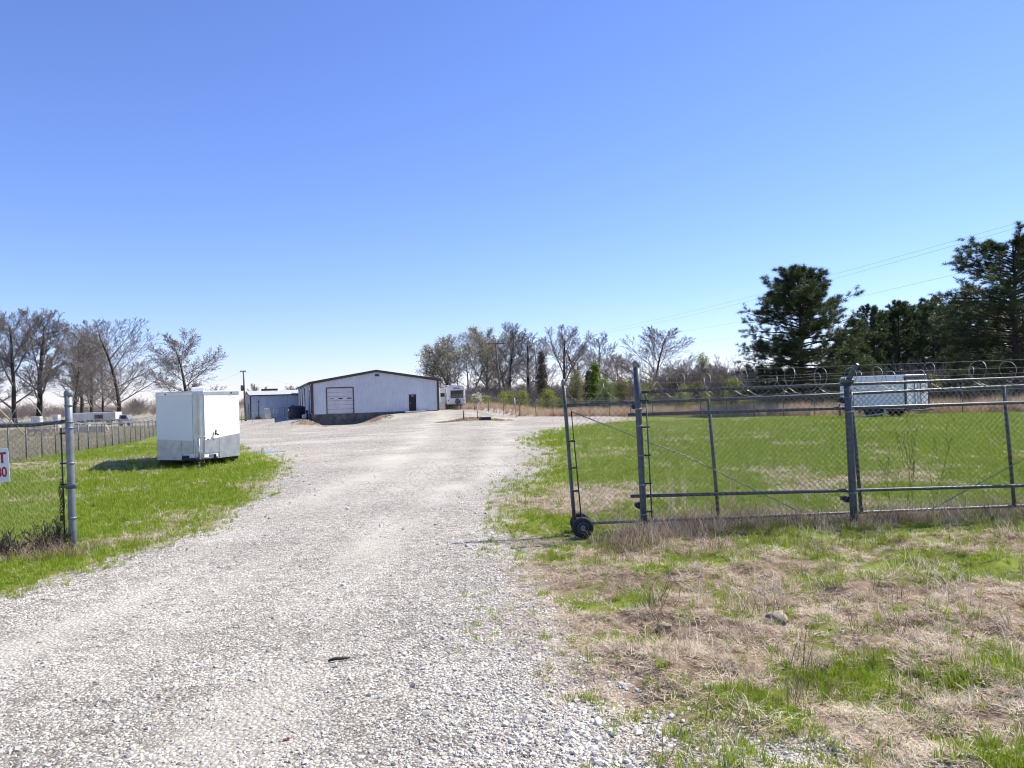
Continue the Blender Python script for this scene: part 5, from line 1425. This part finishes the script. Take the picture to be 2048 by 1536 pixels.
# behind the yard, left to right
place(V_oak, -20, 618, 175, 60, 'bare tree cut off by the left frame edge', GL, rz=3.3)
place(V_round, 205, 672, 190, 46, 'fainter bare tree standing back left of the big rounded one', GL, rz=1.9)
GB = 'bare trees behind the back fence'
bm_ = with_mat(V_multi, 0, 0); bl = leaf_cloud(bm_['tips'], .15, 1, .12, 6)
place(bm_, 928, 664, 135, 66, 'spreading multi stemmed tree with pale green buds right of the camper', GB, 'bark', 'twig', .2, bl, M['buds'])
bm2 = with_mat(V_vase, 0, 0); bl2 = leaf_cloud(bm2['tips'][::2], .15, 1, .12, 7)
place(bm2, 975, 652, 140, 54, 'budding pale tree directly left of the leaning utility pole', GB, 'bark_pale', 'twig', 2.0, bl2, M['buds'])
place(V_oak2, 1016, 641, 132, 40, 'tallest bare tree right of the leaning utility pole', GB, rz=1.0)
place(V_slim, 1061, 656, 138, 26, 'narrow bare tree with straight pale trunk behind the back fence', GB, rz=2.0)
place(V_vase, 1128, 650, 130, 62, 'wide forked bare tree in the middle of the back tree row', GB, rz=3.3)
place(V_oak, 1205, 660, 140, 36, 'small neat bare tree left of the tall gate fence post', GB, rz=5.0)
vr = with_mat(V_round, 0, 0); lr = leaf_cloud(vr['tips'][::3], .14, 1, .12, 9)
place(vr, 1240, 706, 122, 40, 'low reddish bare tree right behind the tall gate fence post', GB, 'bark', 'twig_red', 1.0, lr, M['rosebuds'])
place(V_round, 1307, 651, 128, 66, 'wide rounded bare tree at the right end of the bare row', GB, rz=2.5)
place(V_oak2, 893, 690, 150, 34, 'smaller bare tree just above the camper roof', GB, rz=.5)
place(V_oak, 1085, 672, 150, 36, 'faint bare tree filling the gap beside the dark cedar', GB, rz=4.5)
place(V_slim, 1160, 676, 150, 30, 'slender bare tree behind the wide forked one', GB, rz=.1)
place(V_oak, 1010, 676, 150, 44, 'bare tree half hidden behind the tallest one near the pole', GB, rz=2.9)
GF = 'small far trees above the shed roof'
for u, vt, hw_, lab in ((503, 766, 12, 'faint small bare tree just right of the pole by the shed'), (578, 770, 12, 'pale distant tree above the middle of the shed roof'), (592, 772, 9, 'pale distant tree touching the warehouse eave'), (534, 772, 7, 'thin faint tree behind the shed ridge')):
    place(V_oak2, u, vt, 240, hw_, lab, GF)

# --- evergreen and leafing trees
def pine_mesh(seed, H, prof, nwh, tuft_n, first=.25, droop=.05, tl=.30, kneed=15, lean=0.0):
    g = random.Random(seed); tr = MB(); br = MB(); tips = []; tdir = []
    pts = []; x = y_ = 0
    n = 12
    for i in range(n + 1):
        t = i / n; x += g.uniform(-.05, .05) * H / 15; y_ += g.uniform(-.05, .05) * H / 15
        pts.append(Vector((x + lean * H * t, y_, -.4 + (H + .4) * t)))
    rr = [H * .020 * (1 - .86 * (i / n)) for i in range(n + 1)]
    tr.tube(pts, rr, 9)
    az = g.random() * 6
    for w in range(nwh):
        t = first + (1 - first) * (w + g.random() * .6) / nwh
        q = min(t, .995) * n; a = int(q); pos = pts[a].lerp(pts[a + 1], q - a)
        for k in range(g.choice((2, 3, 3, 4))):
            az += 2.1 + g.uniform(-.4, .4)
            L_ = prof(t) * g.uniform(.62, 1.12)
            el = R(8 + 36 * (t - .3)) + g.uniform(-.15, .2)
            d = Vector((math.cos(az) * math.cos(el), math.sin(az) * math.cos(el), math.sin(el)))
            m_ = 6; p = pos.copy(); lp = [p.copy()]; ld = []
            for i in range(m_):
                d = (d + Vector((g.uniform(-.14, .14), g.uniform(-.14, .14), g.uniform(-.10, .12) + (.05 if i > 2 else -droop)))).normalized()
                p = p + d * L_ / m_; lp.append(p.copy()); ld.append(d.copy())
            r0 = max(.02, .016 * L_ + .012)
            br.tube(lp, [r0 * (1 - .8 * i / m_) for i in range(m_ + 1)], 5, False)
            for i in range(2, m_ + 1):
                for s in range(3 if i < m_ else 4):
                    dd = ld[i - 1]; o = dd.orthogonal().normalized(); o.rotate(Matrix.Rotation(g.random() * 6.28, 3, dd))
                    cd = (dd * .7 + o * .75 + Vector((0, 0, .25))).normalized()
                    cl = L_ * g.uniform(.10, .26) * (1.15 - .09 * i) + .15
                    base = lp[i - 1].lerp(lp[i], g.random()); e = base + cd * cl
                    br.tube([base, base.lerp(e, .5) + Vector((0, 0, -.02)), e], [.016, .012, .008], 3, False)
                    for u_ in range(tuft_n):
                        ff = 1 - .62 * u_ / max(1, tuft_n - 1)
                        tips.append(base.lerp(e, ff) + Vector((g.uniform(-.1, .1), g.uniform(-.1, .1), g.uniform(-.04, .12)))); tdir.append((cd + Vector((0, 0, .35))).normalized())
    # needle tufts
    q = np.random.default_rng(seed + 1); c = np.repeat(np.array([tuple(p) for p in tips]), kneed, 0); d = np.repeat(np.array([tuple(p) for p in tdir]), kneed, 0)
    N = len(c); v = q.normal(size=(N, 3)); v /= np.linalg.norm(v, axis=1, keepdims=True)
    dd = v * .95 + d * .75; dd /= np.linalg.norm(dd, axis=1, keepdims=True)
    sd = np.cross(dd, q.normal(size=(N, 3))); sd /= np.linalg.norm(sd, axis=1, keepdims=True)
    ln = tl * (.65 + .6 * q.random((N, 1))); wd = .020
    c = c + q.normal(size=(N, 3)) * .03
    V_ = np.stack([c - sd * wd * .6, c + sd * wd * .6, c + dd * ln], 1).reshape(-1, 3)
    rad_ = np.hypot(V_[:, 0], V_[:, 1])
    return tr.mesh('trunk'), br.mesh('limbs'), np_mesh('needles', V_, np.arange(N * 3).reshape(N, 3)), float(V_[:, 2].max()), float(np.percentile(rad_, 97))
def pine(name, u, y, meshes, rz, s, label, group, nm='needles'):
    b = atx(u, y)
    o = empty(name, b, rz); o.scale = (s[0], s[0], s[1]); tag(o, label, 'tree', group)
    link('trunk', meshes[0], M['pine_bark'], o); c = link('crown', meshes[2], M[nm], o); link('limb', meshes[1], M['pine_bark'], c); return o
GP = 'pines on the right'
wide = lambda t: 5.6 * (1 - ((t - .30) / .74) ** 2) ** .5 if t > .30 else 5.6 * (.55 + 1.5 * t)
def prof_big(t): return max(.5, 6.0 * math.sqrt(max(0, 1 - ((t - .30) / .72) ** 2)) )
def prof_mid(t): return max(.4, 2.9 * math.sqrt(max(0, 1 - ((t - .62) / .40) ** 2)))
def prof_low(t): return max(.4, 3.2 * (1.05 - t))
mp1 = pine_mesh(61, 15.6, prof_big, 46, 6, .12, .06, .42, 17)
mp2 = pine_mesh(62, 19.5, lambda t: max(.6, 7.4 * math.sqrt(max(0, 1 - ((t - .45) / .56) ** 2))), 44, 6, .16, .05, .42, 17)
mp3 = pine_mesh(63, 15.0, prof_mid, 18, 5, .36, .0, .40, 18)
mp4 = pine_mesh(64, 15.0, lambda t: prof_mid(t) * 1.15, 19, 5, .30, .02, .40, 18)
mp5 = pine_mesh(65, 9.0, prof_low, 16, 4, .06, .0, .30, 14)
def pscale(H, u, vtop, y, V=None):
    b = atx(u, y); return (at(u, vtop, y).z - b.z) / H
s = pscale(mp1[3], 1604, 524, 76); pine('pine_tree', 1605, 76, mp1, .6, (124 * 76 / FPX / mp1[4], s), 'large open crowned pine standing alone right of centre', GP)
s = pscale(mp2[3], 2030, 449, 72); pine('pine_tree', 2038, 72, mp2, 2.1, (160 * 72 / FPX / mp2[4], s), 'tallest dark pine cut off by the right frame edge', GP)
for i, (u, vt, y, ms, rz, ws, lab) in enumerate((
        (1752, 603, 100, mp3, .4, 1.0, 'slim pine right of the large open pine, clear trunk below a round top'),
        (1803, 596, 104, mp4, 1.7, 1.0, 'slim pine in the middle of the row, with forked looking top'),
        (1836, 615, 112, mp3, 3.0, .9, 'short slim pine half hidden in the middle of the pine row'),
        (1868, 587, 98, mp4, 4.1, 1.05, 'fuller slim pine left of the tallest pine'),
        (1912, 598, 108, mp3, 5.2, 1.2, 'slim pine peeping out under the limbs of the tallest pine'),
        (1728, 640, 112, mp3, 2.2, .9, 'lower pine close behind the right limbs of the large open pine'),
        (1962, 600, 104, mp4, .9, 1.2, 'dark pine behind the trunk of the tallest pine'),
        (2010, 600, 110, mp3, 1.9, 1.3, 'dark pine at the right edge behind the tallest one'),
        (1780, 640, 118, mp4, 2.9, .9, 'back row pine seen between two slim trunks'),
        (1890, 628, 120, mp3, 3.7, 1.1, 'back row pine filling the gap left of the tallest pine'),
        (1772, 618, 108, mp4, 5.0, 1.25, 'bushy pine between the two leftmost slim pines'),
        (1822, 602, 116, mp3, .2, 1.35, 'broad topped pine behind the middle slim pines'),
        (1848, 604, 122, mp4, 2.5, 1.3, 'broad back row pine right of the middle slim pines'),
        (1935, 592, 116, mp4, 4.4, 1.4, 'broad back row pine seen through the limbs of the tallest pine'),
        (1700, 655, 116, mp4, 1.1, 1.2, 'low back row pine behind the yellowish young pine'),
        (2050, 590, 112, mp4, 3.2, 1.4, 'back row pine half outside the right frame edge'))):
    s = pscale(ms[3], u, vt, y); pine('pine_tree', u, y, ms, rz, (s * ws, s), lab, GP)
for u, vt, y, rz, ws, lab, nm in ((1712, 632, 84, .3, 1.3, 'yellowish young pine under the right side of the large open pine', 1), (1668, 690, 86, 1.3, 1.2, 'low yellowish pine just behind the large pine trunk', 1),
                              (1922, 690, 84, 2.3, 1.1, 'young pine beneath the left limbs of the tallest pine', 0), (1985, 680, 82, 3.1, 1.3, 'young dark pine at the foot of the tallest pine', 0)):
    s = pscale(mp5[3], u, vt, y)
    ms = mp5
    if nm: 
        ms = (mp5[0], mp5[1], mp5[2].copy()); ms[2].materials.clear()
    pine('young_pine', u, y, ms, rz, (s * ws, s), lab, 'young pines under the big ones', 'needles_yel' if nm else 'needles')

def leafy(name, u, vtop, y, halfpx, label, group, mkey, seed, conic=False, twigs=True, leaf=.15, nper=9):
    g = random.Random(seed); b = atx(u, y); top = at(u, vtop, y); H = top.z - b.z; hw_ = halfpx * y / FPX
    tr = MB(); br = MB(); pts = []
    tr.tube([(0, 0, -.3), (g.uniform(-.1, .1), 0, H * .5), (0, 0, H * .88)], [.02 * H + .02, .013 * H, .01], 7)
    lobes = []
    for i in range(7 + int(2 * H)):
        t = .12 + .82 * (i + g.random()) / (7 + int(2 * H)); a = i * 2.4 + g.uniform(-.6, .6)
        w = hw_ * ((1.02 - t) * 1.1 + .06 if conic else math.sqrt(max(.05, 1 - ((t - .42) / .6) ** 2)))
        r_ = w * g.uniform(.25, .8); lobes.append((Vector((math.cos(a) * r_, math.sin(a) * r_, H * t)), w * g.uniform(.30, .55) + .12))
    for c_, lr_ in lobes:
        for k in range(int(10 + 16 * lr_)):
            e = c_ + Vector((g.gauss(0, 1), g.gauss(0, 1), g.gauss(0, .8))) * lr_ * .62
            if e.z < .1: continue
            s_ = Vector((e.x * .15, e.y * .15, max(.0, e.z - .6 * math.hypot(e.x, e.y) - .25)))
            br.tube([s_, s_.lerp(e, .55) + Vector((0, 0, .05)), e], [.02, .012, .005], 3, False)
            pts += [e, s_.lerp(e, .85)]
    pts.append(Vector((0, 0, H * .98)))
    o = empty(name, b, g.random() * 6); tag(o, label, 'tree' if name.endswith('tree') else 'shrub', group)
    link('trunk', tr.mesh('trunk'), M['bark'], o); c = link('crown', leaf_cloud(pts, .16, nper, leaf, seed), M[mkey], o); link('limb', br.mesh('limb'), M['twig'], c)
    return o
leafy('cedar_tree', 1086, 700, 118, 21, 'dark brownish cedar among the bare trees behind the fence', None, 'cedar', 1, True, leaf=.17, nper=8)
leafy('cedar_tree', 1180, 738, 112, 15, 'dark small cedar left of the bright green tree', None, 'cedar', 2, True, leaf=.2, nper=12)
leafy('leafing_tree', 1191, 722, 98, 17, 'bright green pointed young tree behind the gate end', None, 'spring', 3, True, leaf=.2, nper=14)
GS = 'leafing shrubs behind the back fence'
for i, (u, vt, y, hw_, mk, lab) in enumerate((
        (1152, 742, 100, 17, 'olive', 'olive green shrub left of the bright green young tree'), (1212, 752, 94, 16, 'spring', 'round light green shrub at the foot of the bright green tree'),
        (1246, 755, 96, 15, 'olive', 'mustard coloured shrub behind the tall gate fence post'), (1097, 772, 104, 13, 'yellowleaf', 'yellow green shrub below the dark cedar'),
        (1047, 775, 108, 10, 'yellowleaf', 'small yellow green shrub farther right of the leaning pole'), (1020, 778, 108, 9, 'yellowleaf', 'second yellow green shrub right of the leaning pole'), (1006, 777, 110, 8, 'yellowleaf', 'yellow green shrub touching the leaning pole'),
        (968, 785, 108, 9, 'yellowleaf', 'yellow green shrub behind the white blossoming one'), (1408, 703, 102, 15, 'yellowleaf', 'yellow green leafing tree top above the brown brush'),
        (1345, 752, 92, 20, 'olive', 'olive shrub in the brush behind the fence rails'), (1300, 765, 88, 18, 'olive', 'low olive shrub right of the tall gate fence post'), (1468, 755, 84, 13, 'yellowleaf', 'yellow green shrub left of the large pine'), (1395, 762, 86, 18, 'olive', 'dull green shrub in front of the reddish brush'), (1438, 748, 92, 16, 'yellowleaf', 'pale yellow green shrub just left of the large pine limbs'), (1365, 772, 80, 12, 'yellowleaf', 'small yellow green shrub low in the brush'), (1285, 778, 84, 11, 'yellowleaf', 'small yellow green shrub beside the tall gate fence post'), (1125, 790, 98, 10, 'yellowleaf', 'low yellow green shrub above the gate end post'))):
    leafy('leafing_shrub', u, vt + (6 if mk == 'yellowleaf' and u < 1130 else 0), y, hw_ * 1.45, lab, GS, mk, 20 + i, False, leaf=.14, nper=5)
leafy('blossoming_shrub', 954, 788, 104, 9, 'small shrub covered in white blossom by the back fence', None, 'blossom', 50, False, leaf=.2, nper=8)

# --- brush thickets and the far wood line
def thickets():
    T1 = bare_tree_mesh(90, 4.0, dict(kids=[9, 6, 5], t0=[.1, .15, .15], ang=[36, 38, 40], len=[.6, .5, .5], rmin=.010, seg=[5, 4, 3, 2], sides=[4, 3, 3, 3], shape=lambda t: 1.1 - .4 * t), .05, 4, .45)
    T2 = bare_tree_mesh(91, 4.0, dict(kids=[8, 6, 5], t0=[.1, .15, .15], ang=[42, 40, 40], len=[.55, .5, .5], rmin=.010, seg=[5, 4, 3, 2], sides=[4, 3, 3, 3], shape=lambda t: 1.1 - .4 * t), .05, 5, .55)
    def joined(T): 
        mb = MB(); mb.v = T.tr.v[:]; mb.f = T.tr.f[:]; mb.sm = T.tr.sm[:]
        mb.add(T.br.v, T.br.f); return mb.mesh('brush')
    a = joined(T1); b = joined(T2)
    pr = [proto('a0_brush', a, M['twig']), proto('a1_brush', b, M['twig']), proto('a2_brush', a.copy(), M['twig_red']), proto('a3_brush', b.copy(), M['twig_red'])]
    for k in (2, 3):
        pr[k].data.materials.clear(); pr[k].data.materials.append(M['twig_red'])
    pts, sc, vi = [], [], []
    def row(u0, u1, y0, y1, n, s0, s1, kinds):
        for _ in range(n):
            u = random.uniform(u0, u1); y = random.uniform(y0, y1); p = atx(u, y); pts.append(tuple(p)); sc.append(random.uniform(s0, s1)); vi.append(random.choice(kinds))
    row(905, 1300, 116, 150, 120, .6, 1.15, (0, 1, 1, 3))
    row(1330, 1510, 88, 112, 44, .8, 1.5, (0, 2, 3, 2)); row(1270, 1400, 88, 112, 22, .6, 1.1, (0, 1, 3))
    row(1440, 1760, 90, 120, 60, .8, 1.3, (0, 1))
    row(1700, 2080, 90, 130, 60, .8, 1.3, (0, 1))
    rot = np.stack([np.zeros(len(pts)), np.zeros(len(pts)), rng.random(len(pts)) * 6.28], -1)
    scatter('brush_thicket', np.array(pts), np.array(sc), rot, np.array(vi), pr, 'leafless brown brush tangled behind the back fence', 'brush')
    # evergreen undergrowth below the pines
    g = random.Random(5)
    pz = []
    for i in range(150):
        a_ = g.random() * 6.28; t = g.random(); w = .9 * math.sqrt(max(.05, 1 - ((t - .4) / .62) ** 2)) * math.sqrt(g.uniform(.1, 1))
        pz.append(Vector((math.cos(a_) * w, math.sin(a_) * w, 2.0 * t)))
    up = [proto('a0_under', leaf_cloud(pz, .15, 10, .15, 8), M['needles']), proto('a1_under', leaf_cloud(pz, .16, 9, .15, 9), M['cedar']), proto('a2_under', leaf_cloud(pz, .16, 9, .15, 10), M['olive'])]
    pts, sc, vi = [], [], []
    row(1500, 2090, 84, 100, 110, .9, 1.7, (0, 0, 0, 1, 1, 2)); row(1640, 2100, 100, 150, 260, 1.3, 2.6, (0, 0, 0, 1))
    rot = np.stack([np.zeros(len(pts)), np.zeros(len(pts)), rng.random(len(pts)) * 6.28], -1)
    scatter('pine_undergrowth', np.array(pts), np.array(sc), rot, np.array(vi), up, 'dark undergrowth filling the ground below the pines', 'undergrowth')
    sp = [proto('a0_scrub', leaf_cloud(pz, .22, 4, .12, 11), M['yellowleaf']), proto('a1_scrub', leaf_cloud(pz, .22, 4, .12, 12), M['olive'])]
    pts, sc, vi = [], [], []
    row(900, 1310, 100, 124, 70, .4, .95, (0, 1, 1)); row(1270, 1520, 80, 100, 70, .5, 1.05, (0, 1, 1))
    rot = np.stack([np.zeros(len(pts)), np.zeros(len(pts)), rng.random(len(pts)) * 6.28], -1)
    scatter('leafing_scrub', np.array(pts), np.array(sc), rot, np.array(vi), sp, 'thin yellow green scrub just coming into leaf behind the back fence', 'scrub')
    # far wood line round the horizon
    pts, sc, vi = [], [], []
    for _ in range(520):
        an = R(random.uniform(-52, 52)); d = random.uniform(330, 430)
        x, y = math.sin(an) * d, math.cos(an) * d; pts.append((x, y, hz(x, y))); sc.append(random.uniform(.9, 1.5)); vi.append(random.choice((0, 1, 0, 3)))
    for _ in range(170):
        u = random.uniform(-60, 330); y = random.uniform(215, 270); p = atx(u, y); pts.append(tuple(p)); sc.append(random.uniform(.35, .75)); vi.append(random.choice((0, 1, 3)))
    rot = np.stack([np.zeros(len(pts)), np.zeros(len(pts)), rng.random(len(pts)) * 6.28], -1)
    pr2 = [proto('d%d_wood' % k, p.data, p.data.materials[0]) for k, p in enumerate(pr)]
    for p in pr2:
        while len(p.data.materials) > 1: p.data.materials.pop()
    scatter('distant_wood', np.array(pts), np.array(sc), rot, np.array(vi), pr2, 'low grey brown line of distant leafless woods on the horizon', 'woods')
thickets()

# ------------------------------------------------------------------ clutter beyond the left fence
def left_clutter():
    def frame(u0, u1, y):
        a, b = atx(u0, y), atx(u1, y); return a, b
    # long dirty white storage trailer
    a, b = frame(146, 236, 128); L_ = b.x - a.x; z = hz((a.x + b.x) / 2, 128)
    c = empty('storage_trailer', ((a.x + b.x) / 2, 128, z), R(2)); tag(c, 'long grimy white storage trailer under the bare trees at left', 'trailer')
    zt = EYE - (826 - 813) * 128 / FPX - z
    mb = MB(); mb.box((0, 0, (zt + .9) / 2), (L_, 2.4, zt - .9), bev=.03); mb.build('body', M['white_wall'], c)
    mb = MB(); mb.box((0, 0, .75), (L_ - .2, 2.2, .28)); mb.build('chassis', M['darkmetal'], c)
    for x in np.arange(-L_ / 2 + .6, L_ / 2, 1.2):
        mb = MB(); mb.box((x, -1.215, (zt + .9) / 2), (.05, .03, zt - 1.0)); mb.build('rib', M['pale_conc'], c)
    for x in (-L_ / 2 + 1.2, -L_ / 2 + 2.2, L_ / 2 - 1.2):
        mb = MB(); mb.lathe([(.2, -.12), (.46, -.13), (.5, 0), (.46, .13), (.2, .12)], (x, -.9, .5), (0, 1, 0), 18); mb.build('wheel', M['rubber'], c)
    mb = MB(); mb.box((1.1, -1.23, zt * .62), (1.4, .03, .9)); mb.build('dark_panel', M['concrete'], c)
    mb = MB(); mb.box((2.2, .2, zt + .14), (1.6, 1.2, .16), Euler((0, .05, .1)), .02); mb.build('roof_sheet', M['rust'], c)
    # stacked pale lumber
    a, b = frame(128, 212, 92); L_ = b.x - a.x; xm = (a.x + b.x) / 2; z = hz(xm, 92)
    c = empty('lumber_stack', (xm, 92, z), R(3)); tag(c, 'long low stack of pale boards in the field beyond the left fence', 'lumber')
    for i in range(6):
        for j in range(3):
            mb = MB(); mb.box((random.uniform(-.15, .15) + (-.9 if i == 5 else 0), -.35 + .35 * j, .12 + .17 * i), (L_ * (1 if i < 5 else .55), .3, .13), Euler((0, 0, random.uniform(-.01, .01))), .012); mb.build('board', M['white_wall'] if (i + j) % 3 else M['pale_wood'], c)
    for i in range(4):
        mb = MB(); mb.box((-L_ * .3 + i * .5, -.1, 1.25), (1.3, .18, .05), Euler((0, random.uniform(-.2, .2), random.uniform(-.5, .5)))); mb.build('loose_board', M['pale_wood'], c)
    # trestles with boards
    a, b = frame(48, 104, 88); L_ = b.x - a.x; xm = (a.x + b.x) / 2; z = hz(xm, 88)
    c = empty('lumber_rack', (xm, 88, z)); tag(c, 'low wooden rack holding pale boards at the far left', 'rack')
    for k in (-.42, -.15, .15, .42):
        mb = MB(); mb.box((L_ * k, 0, .45), (.12, .1, .95), bev=.01); mb.box((L_ * k + .2, 0, .4), (.08, .08, .95), Euler((0, .5, 0))); mb.build('leg', M['pale_wood'], c)
    for k in range(3):
        mb = MB(); mb.box((0, -.15 + .15 * k, .95 + .09 * k), (L_, .22, .07), bev=.01); mb.build('board', M['pale_wood'], c)
    mb = MB(); mb.box((L_ * .1, .3, .62), (L_ * 1.1, .05, .35)); mb.build('back_board', M['white_wall'], c)
    for u0, u1, vt, y, lab in ((64, 82, 832, 122, 'small white cabinet shape left of the grimy storage trailer'), (106, 118, 830, 124, 'narrow white cabinet shape between gate post and storage trailer')):
        a, b = frame(u0, u1, y); z = hz(a.x, y); zt = EYE - (vt - 815) * y / FPX - z
        c = empty('discarded_cabinet', ((a.x + b.x) / 2, y, z)); tag(c, lab, 'cabinet')
        mb = MB(); mb.box((0, 0, zt / 2), (b.x - a.x, .9, zt), bev=.02); mb.build('carcass', M['white_wall'], c)
        mb = MB(); mb.box((0, -.46, zt * .55), ((b.x - a.x) * .45, .03, zt * .6)); mb.build('door', M['pale_conc'], c)
    p = G(172, 862)
    c = empty('scrap_heap', p); tag(c, 'small pinkish brown scrap heap in front of the board stack', 'debris')
    for k in range(16):
        mb = MB(); mb.box((random.gauss(0, .7), random.gauss(0, .4), .1 + abs(random.gauss(.15, .2))), (random.uniform(.3, .9), .12, .1), Euler((random.uniform(-.6, .6), random.uniform(-.6, .6), random.uniform(0, 3))), .01); mb.build('scrap_piece', M['rust'], c)
    p = at(62, 872, 74); q = at(-14, 806, 70)
    c = empty('leaning_pole', (p.x, 74, hz(p.x, 74))); tag(c, 'pale pole slanting down from the left frame edge', 'pole')
    mb = MB(); d = q - Vector(c.location); mb.tube([(0, 0, 0), (d.x * .5, d.y * .5, d.z * .5), tuple(d)], [.09, .08, .06], 7); mb.build('shaft', M['pale_wood'], c)
    # pickup-like grey vehicle, pale pipe and posts
    a, b = frame(241, 268, 118); L_ = b.x - a.x; xm = (a.x + b.x) / 2; z = hz(xm, 118)
    c = empty('parked_van', (xm, 118, z)); tag(c, 'grey boxy van far behind the left fence, near the cargo trailer', 'van')
    mb = MB(); mb.prism([(-L_ / 2, -.9), (L_ / 2, -.9), (L_ / 2, .9), (-L_ / 2, .9)], .4, 1.0); mb.add([(-L_ / 2 + .1, -.85, 1.0), (L_ / 2 - .5, -.85, 1.0), (L_ / 2 - .5, .85, 1.0), (-L_ / 2 + .1, .85, 1.0), (-L_ / 2 + .2, -.75, 1.75), (L_ / 2 - .9, -.75, 1.75), (L_ / 2 - .9, .75, 1.75), (-L_ / 2 + .2, .75, 1.75)], [(4, 5, 6, 7), (0, 1, 5, 4), (1, 2, 6, 5), (2, 3, 7, 6), (3, 0, 4, 7)]); mb.build('body', M['galv_old'], c)
    for x in (-L_ * .3, L_ * .3):
        mb = MB(); mb.lathe([(.15, -.1), (.33, -.1), (.35, 0), (.33, .1), (.15, .1)], (x, -.8, .34), (0, 1, 0), 16); mb.build('wheel', M['rubber'], c)
    mb = MB(); mb.slab([(-L_ / 2 + .35, -.845, 1.1), (L_ / 2 - .9, -.845, 1.1), (L_ / 2 - 1.0, -.79, 1.6), (-L_ / 2 + .4, -.79, 1.6)], -.02); mb.build('window', M['glass'], c)
    a, b = frame(244, 330, 104); z = hz(b.x, 104)
    c = empty('pipe_rail', (a.x, 104, z)); tag(c, 'long white horizontal pipe rail left of the cargo trailer', 'rail')
    L_ = b.x - a.x
    mb = MB(); mb.tube([(0, 0, 1.0), (L_, 0, 1.05)], .09, 8); mb.build('pipe', M['white_plastic'], c)
    for k in np.linspace(.3, L_ - .3, 6):
        mb = MB(); mb.tube([(k, 0, -.3), (k, 0, 1.0)], .07, 8); mb.build('support', M['galv_old'], c)
    p = G(204, 866)
    c = empty('wooden_post', p); tag(c, 'single grey wooden post in the field left of the trailer', 'post')
    mb = MB(); mb.tube([(0, 0, -.2), (.03, 0, 1.15)], [.10, .085], 8); mb.box((.03, 0, 1.16), (.1, .1, .03), bev=.01); mb.build('shaft', M['pole_wood'], c)
    # plank lying on the grass
    p = G(46, 934)
    c = empty('plank', p, R(28)); tag(c, 'pale plank lying on the grass behind the left fence', 'plank')
    mb = MB(); mb.box((0, 0, .07), (1.55, .24, .07), bev=.01); mb.box((.1, .16, .12), (1.4, .2, .05), Euler((0, 0, .06)), .01); mb.build('board', M['pale_wood'], c)
left_clutter()

# ------------------------------------------------------------------ small near things
def near_bits():
    # dead dark brush against the left fence
    b = G(34, 1110)
    T = bare_tree_mesh(401, .62, dict(kids=[9, 7, 5], t0=[.12, .15, .15], ang=[46, 44, 42], len=[.65, .5, .5], rmin=.0034, seg=[5, 4, 3, 2], sides=[5, 4, 3, 3], shape=lambda t: 1.1 - .3 * t), .012, 12, .8)
    o = empty('dead_bush', (b.x, b.y + .05, b.z), 0.5); o.scale = (.95, .7, .85); tag(o, 'dark dead bush tangled against the fence left of the gate post', 'bush')
    link('stem', T.tr.mesh('stem'), M['twig_black'], o); link('twigs', T.br.mesh('twigs'), M['twig_black'], o)
    # vine stems climbing the gate fence
    for u0, u1, seed, lab in ((1795, 1772, 402, 'thin dead vine climbing the near fence mesh, left of two'), (1830, 1815, 403, 'thin dead vine climbing the near fence mesh, right of two')):
        p = atx(u0, 10.22); T = bare_tree_mesh(seed, 1.35, dict(kids=[6, 3], t0=[.35, .3], ang=[22, 30], len=[.4, .5], rmin=.0022, seg=[9, 5, 3], sides=[4, 3, 3], jit=[.12, .16, .2], up=[.05, .1, .05], shape=lambda t: 1.0), .005, 2, .12)
        o = empty('dead_vine', p, 0); o.scale = (1, .12, 1); tag(o, lab, 'vine')
        link('stem', T.tr.mesh('stem'), M['twig_black'], o); link('twigs', T.br.mesh('twigs'), M['twig_black'], o)
    # dead seed stalks inside the gate
    st = blades(26, .05, .35, .75, .005, .12, 180, .3)
    for k, (u, y, lab) in enumerate(((1335, 11.6, 'slim tan weed stalk behind the gate, left of three'), (1360, 11.9, 'slim tan weed stalk behind the gate, middle of three'), (1458, 11.7, 'slim tan weed stalk behind the gate, right of three'), (1603, 12.0, 'tall tan weed stalk left of the second fence post'))):
        p = atx(u, y); o = link('weed_stalk', st, M['broom']); o.location = p; o.rotation_euler = (0, 0, k * 1.7); o.scale = (1, 1, 1.0 + .18 * (k == 3)); tag(o, lab, 'weed', 'dry weed stalks behind the gate')
    # rocks in the verge
    for u, v, r, seed, lab in ((1553, 1242, .085, 11, 'weathered tan rock lying in the dead grass at right'), (1328, 1262, .055, 12, 'pale half buried rock at the left side of the dead grass'), (1588, 1052, .055, 13, 'small pale rock in the green strip by the gate fence')):
        p = G(u, v); me = rock_mesh(500 + seed, 3, .8); me.polygons.foreach_set('use_smooth', [True] * len(me.polygons)); o = link('rock', me, M['rock']); o.location = (p.x, p.y, p.z + r * .35); o.scale = (r * 1.5, r, r); o.rotation_euler = (0, 0, seed); tag(o, lab, 'rock')
    # stick on the drive
    p = G(678, 1328); mb = MB(); mb.tube([(-.075, .0, .015), (-.03, .006, .024), (.03, -.003, .022), (.08, .012, .018)], [.009, .012, .010, .006], 7); mb.tube([(.01, 0, .022), (.035, .03, .03)], [.006, .003], 5)
    o = mb.build('stick', M['twig_black']); o.location = p; o.rotation_euler = (0, 0, .25); tag(o, 'short dark stick lying on the gravel drive', 'stick')
    p = G(573, 1487); mb = MB(); mb.box((0, 0, .012), (.06, .03, .018), Euler((.2, .1, .4)), .006); mb.box((.02, .01, .022), (.025, .02, .012), Euler((.1, .3, .2)), .004)
    o = mb.build('brick_chip', M['rust']); o.location = p; o.scale = (.55, .55, .55); tag(o, 'small orange brick chip on the gravel near the bottom edge', 'brick chip')
near_bits()
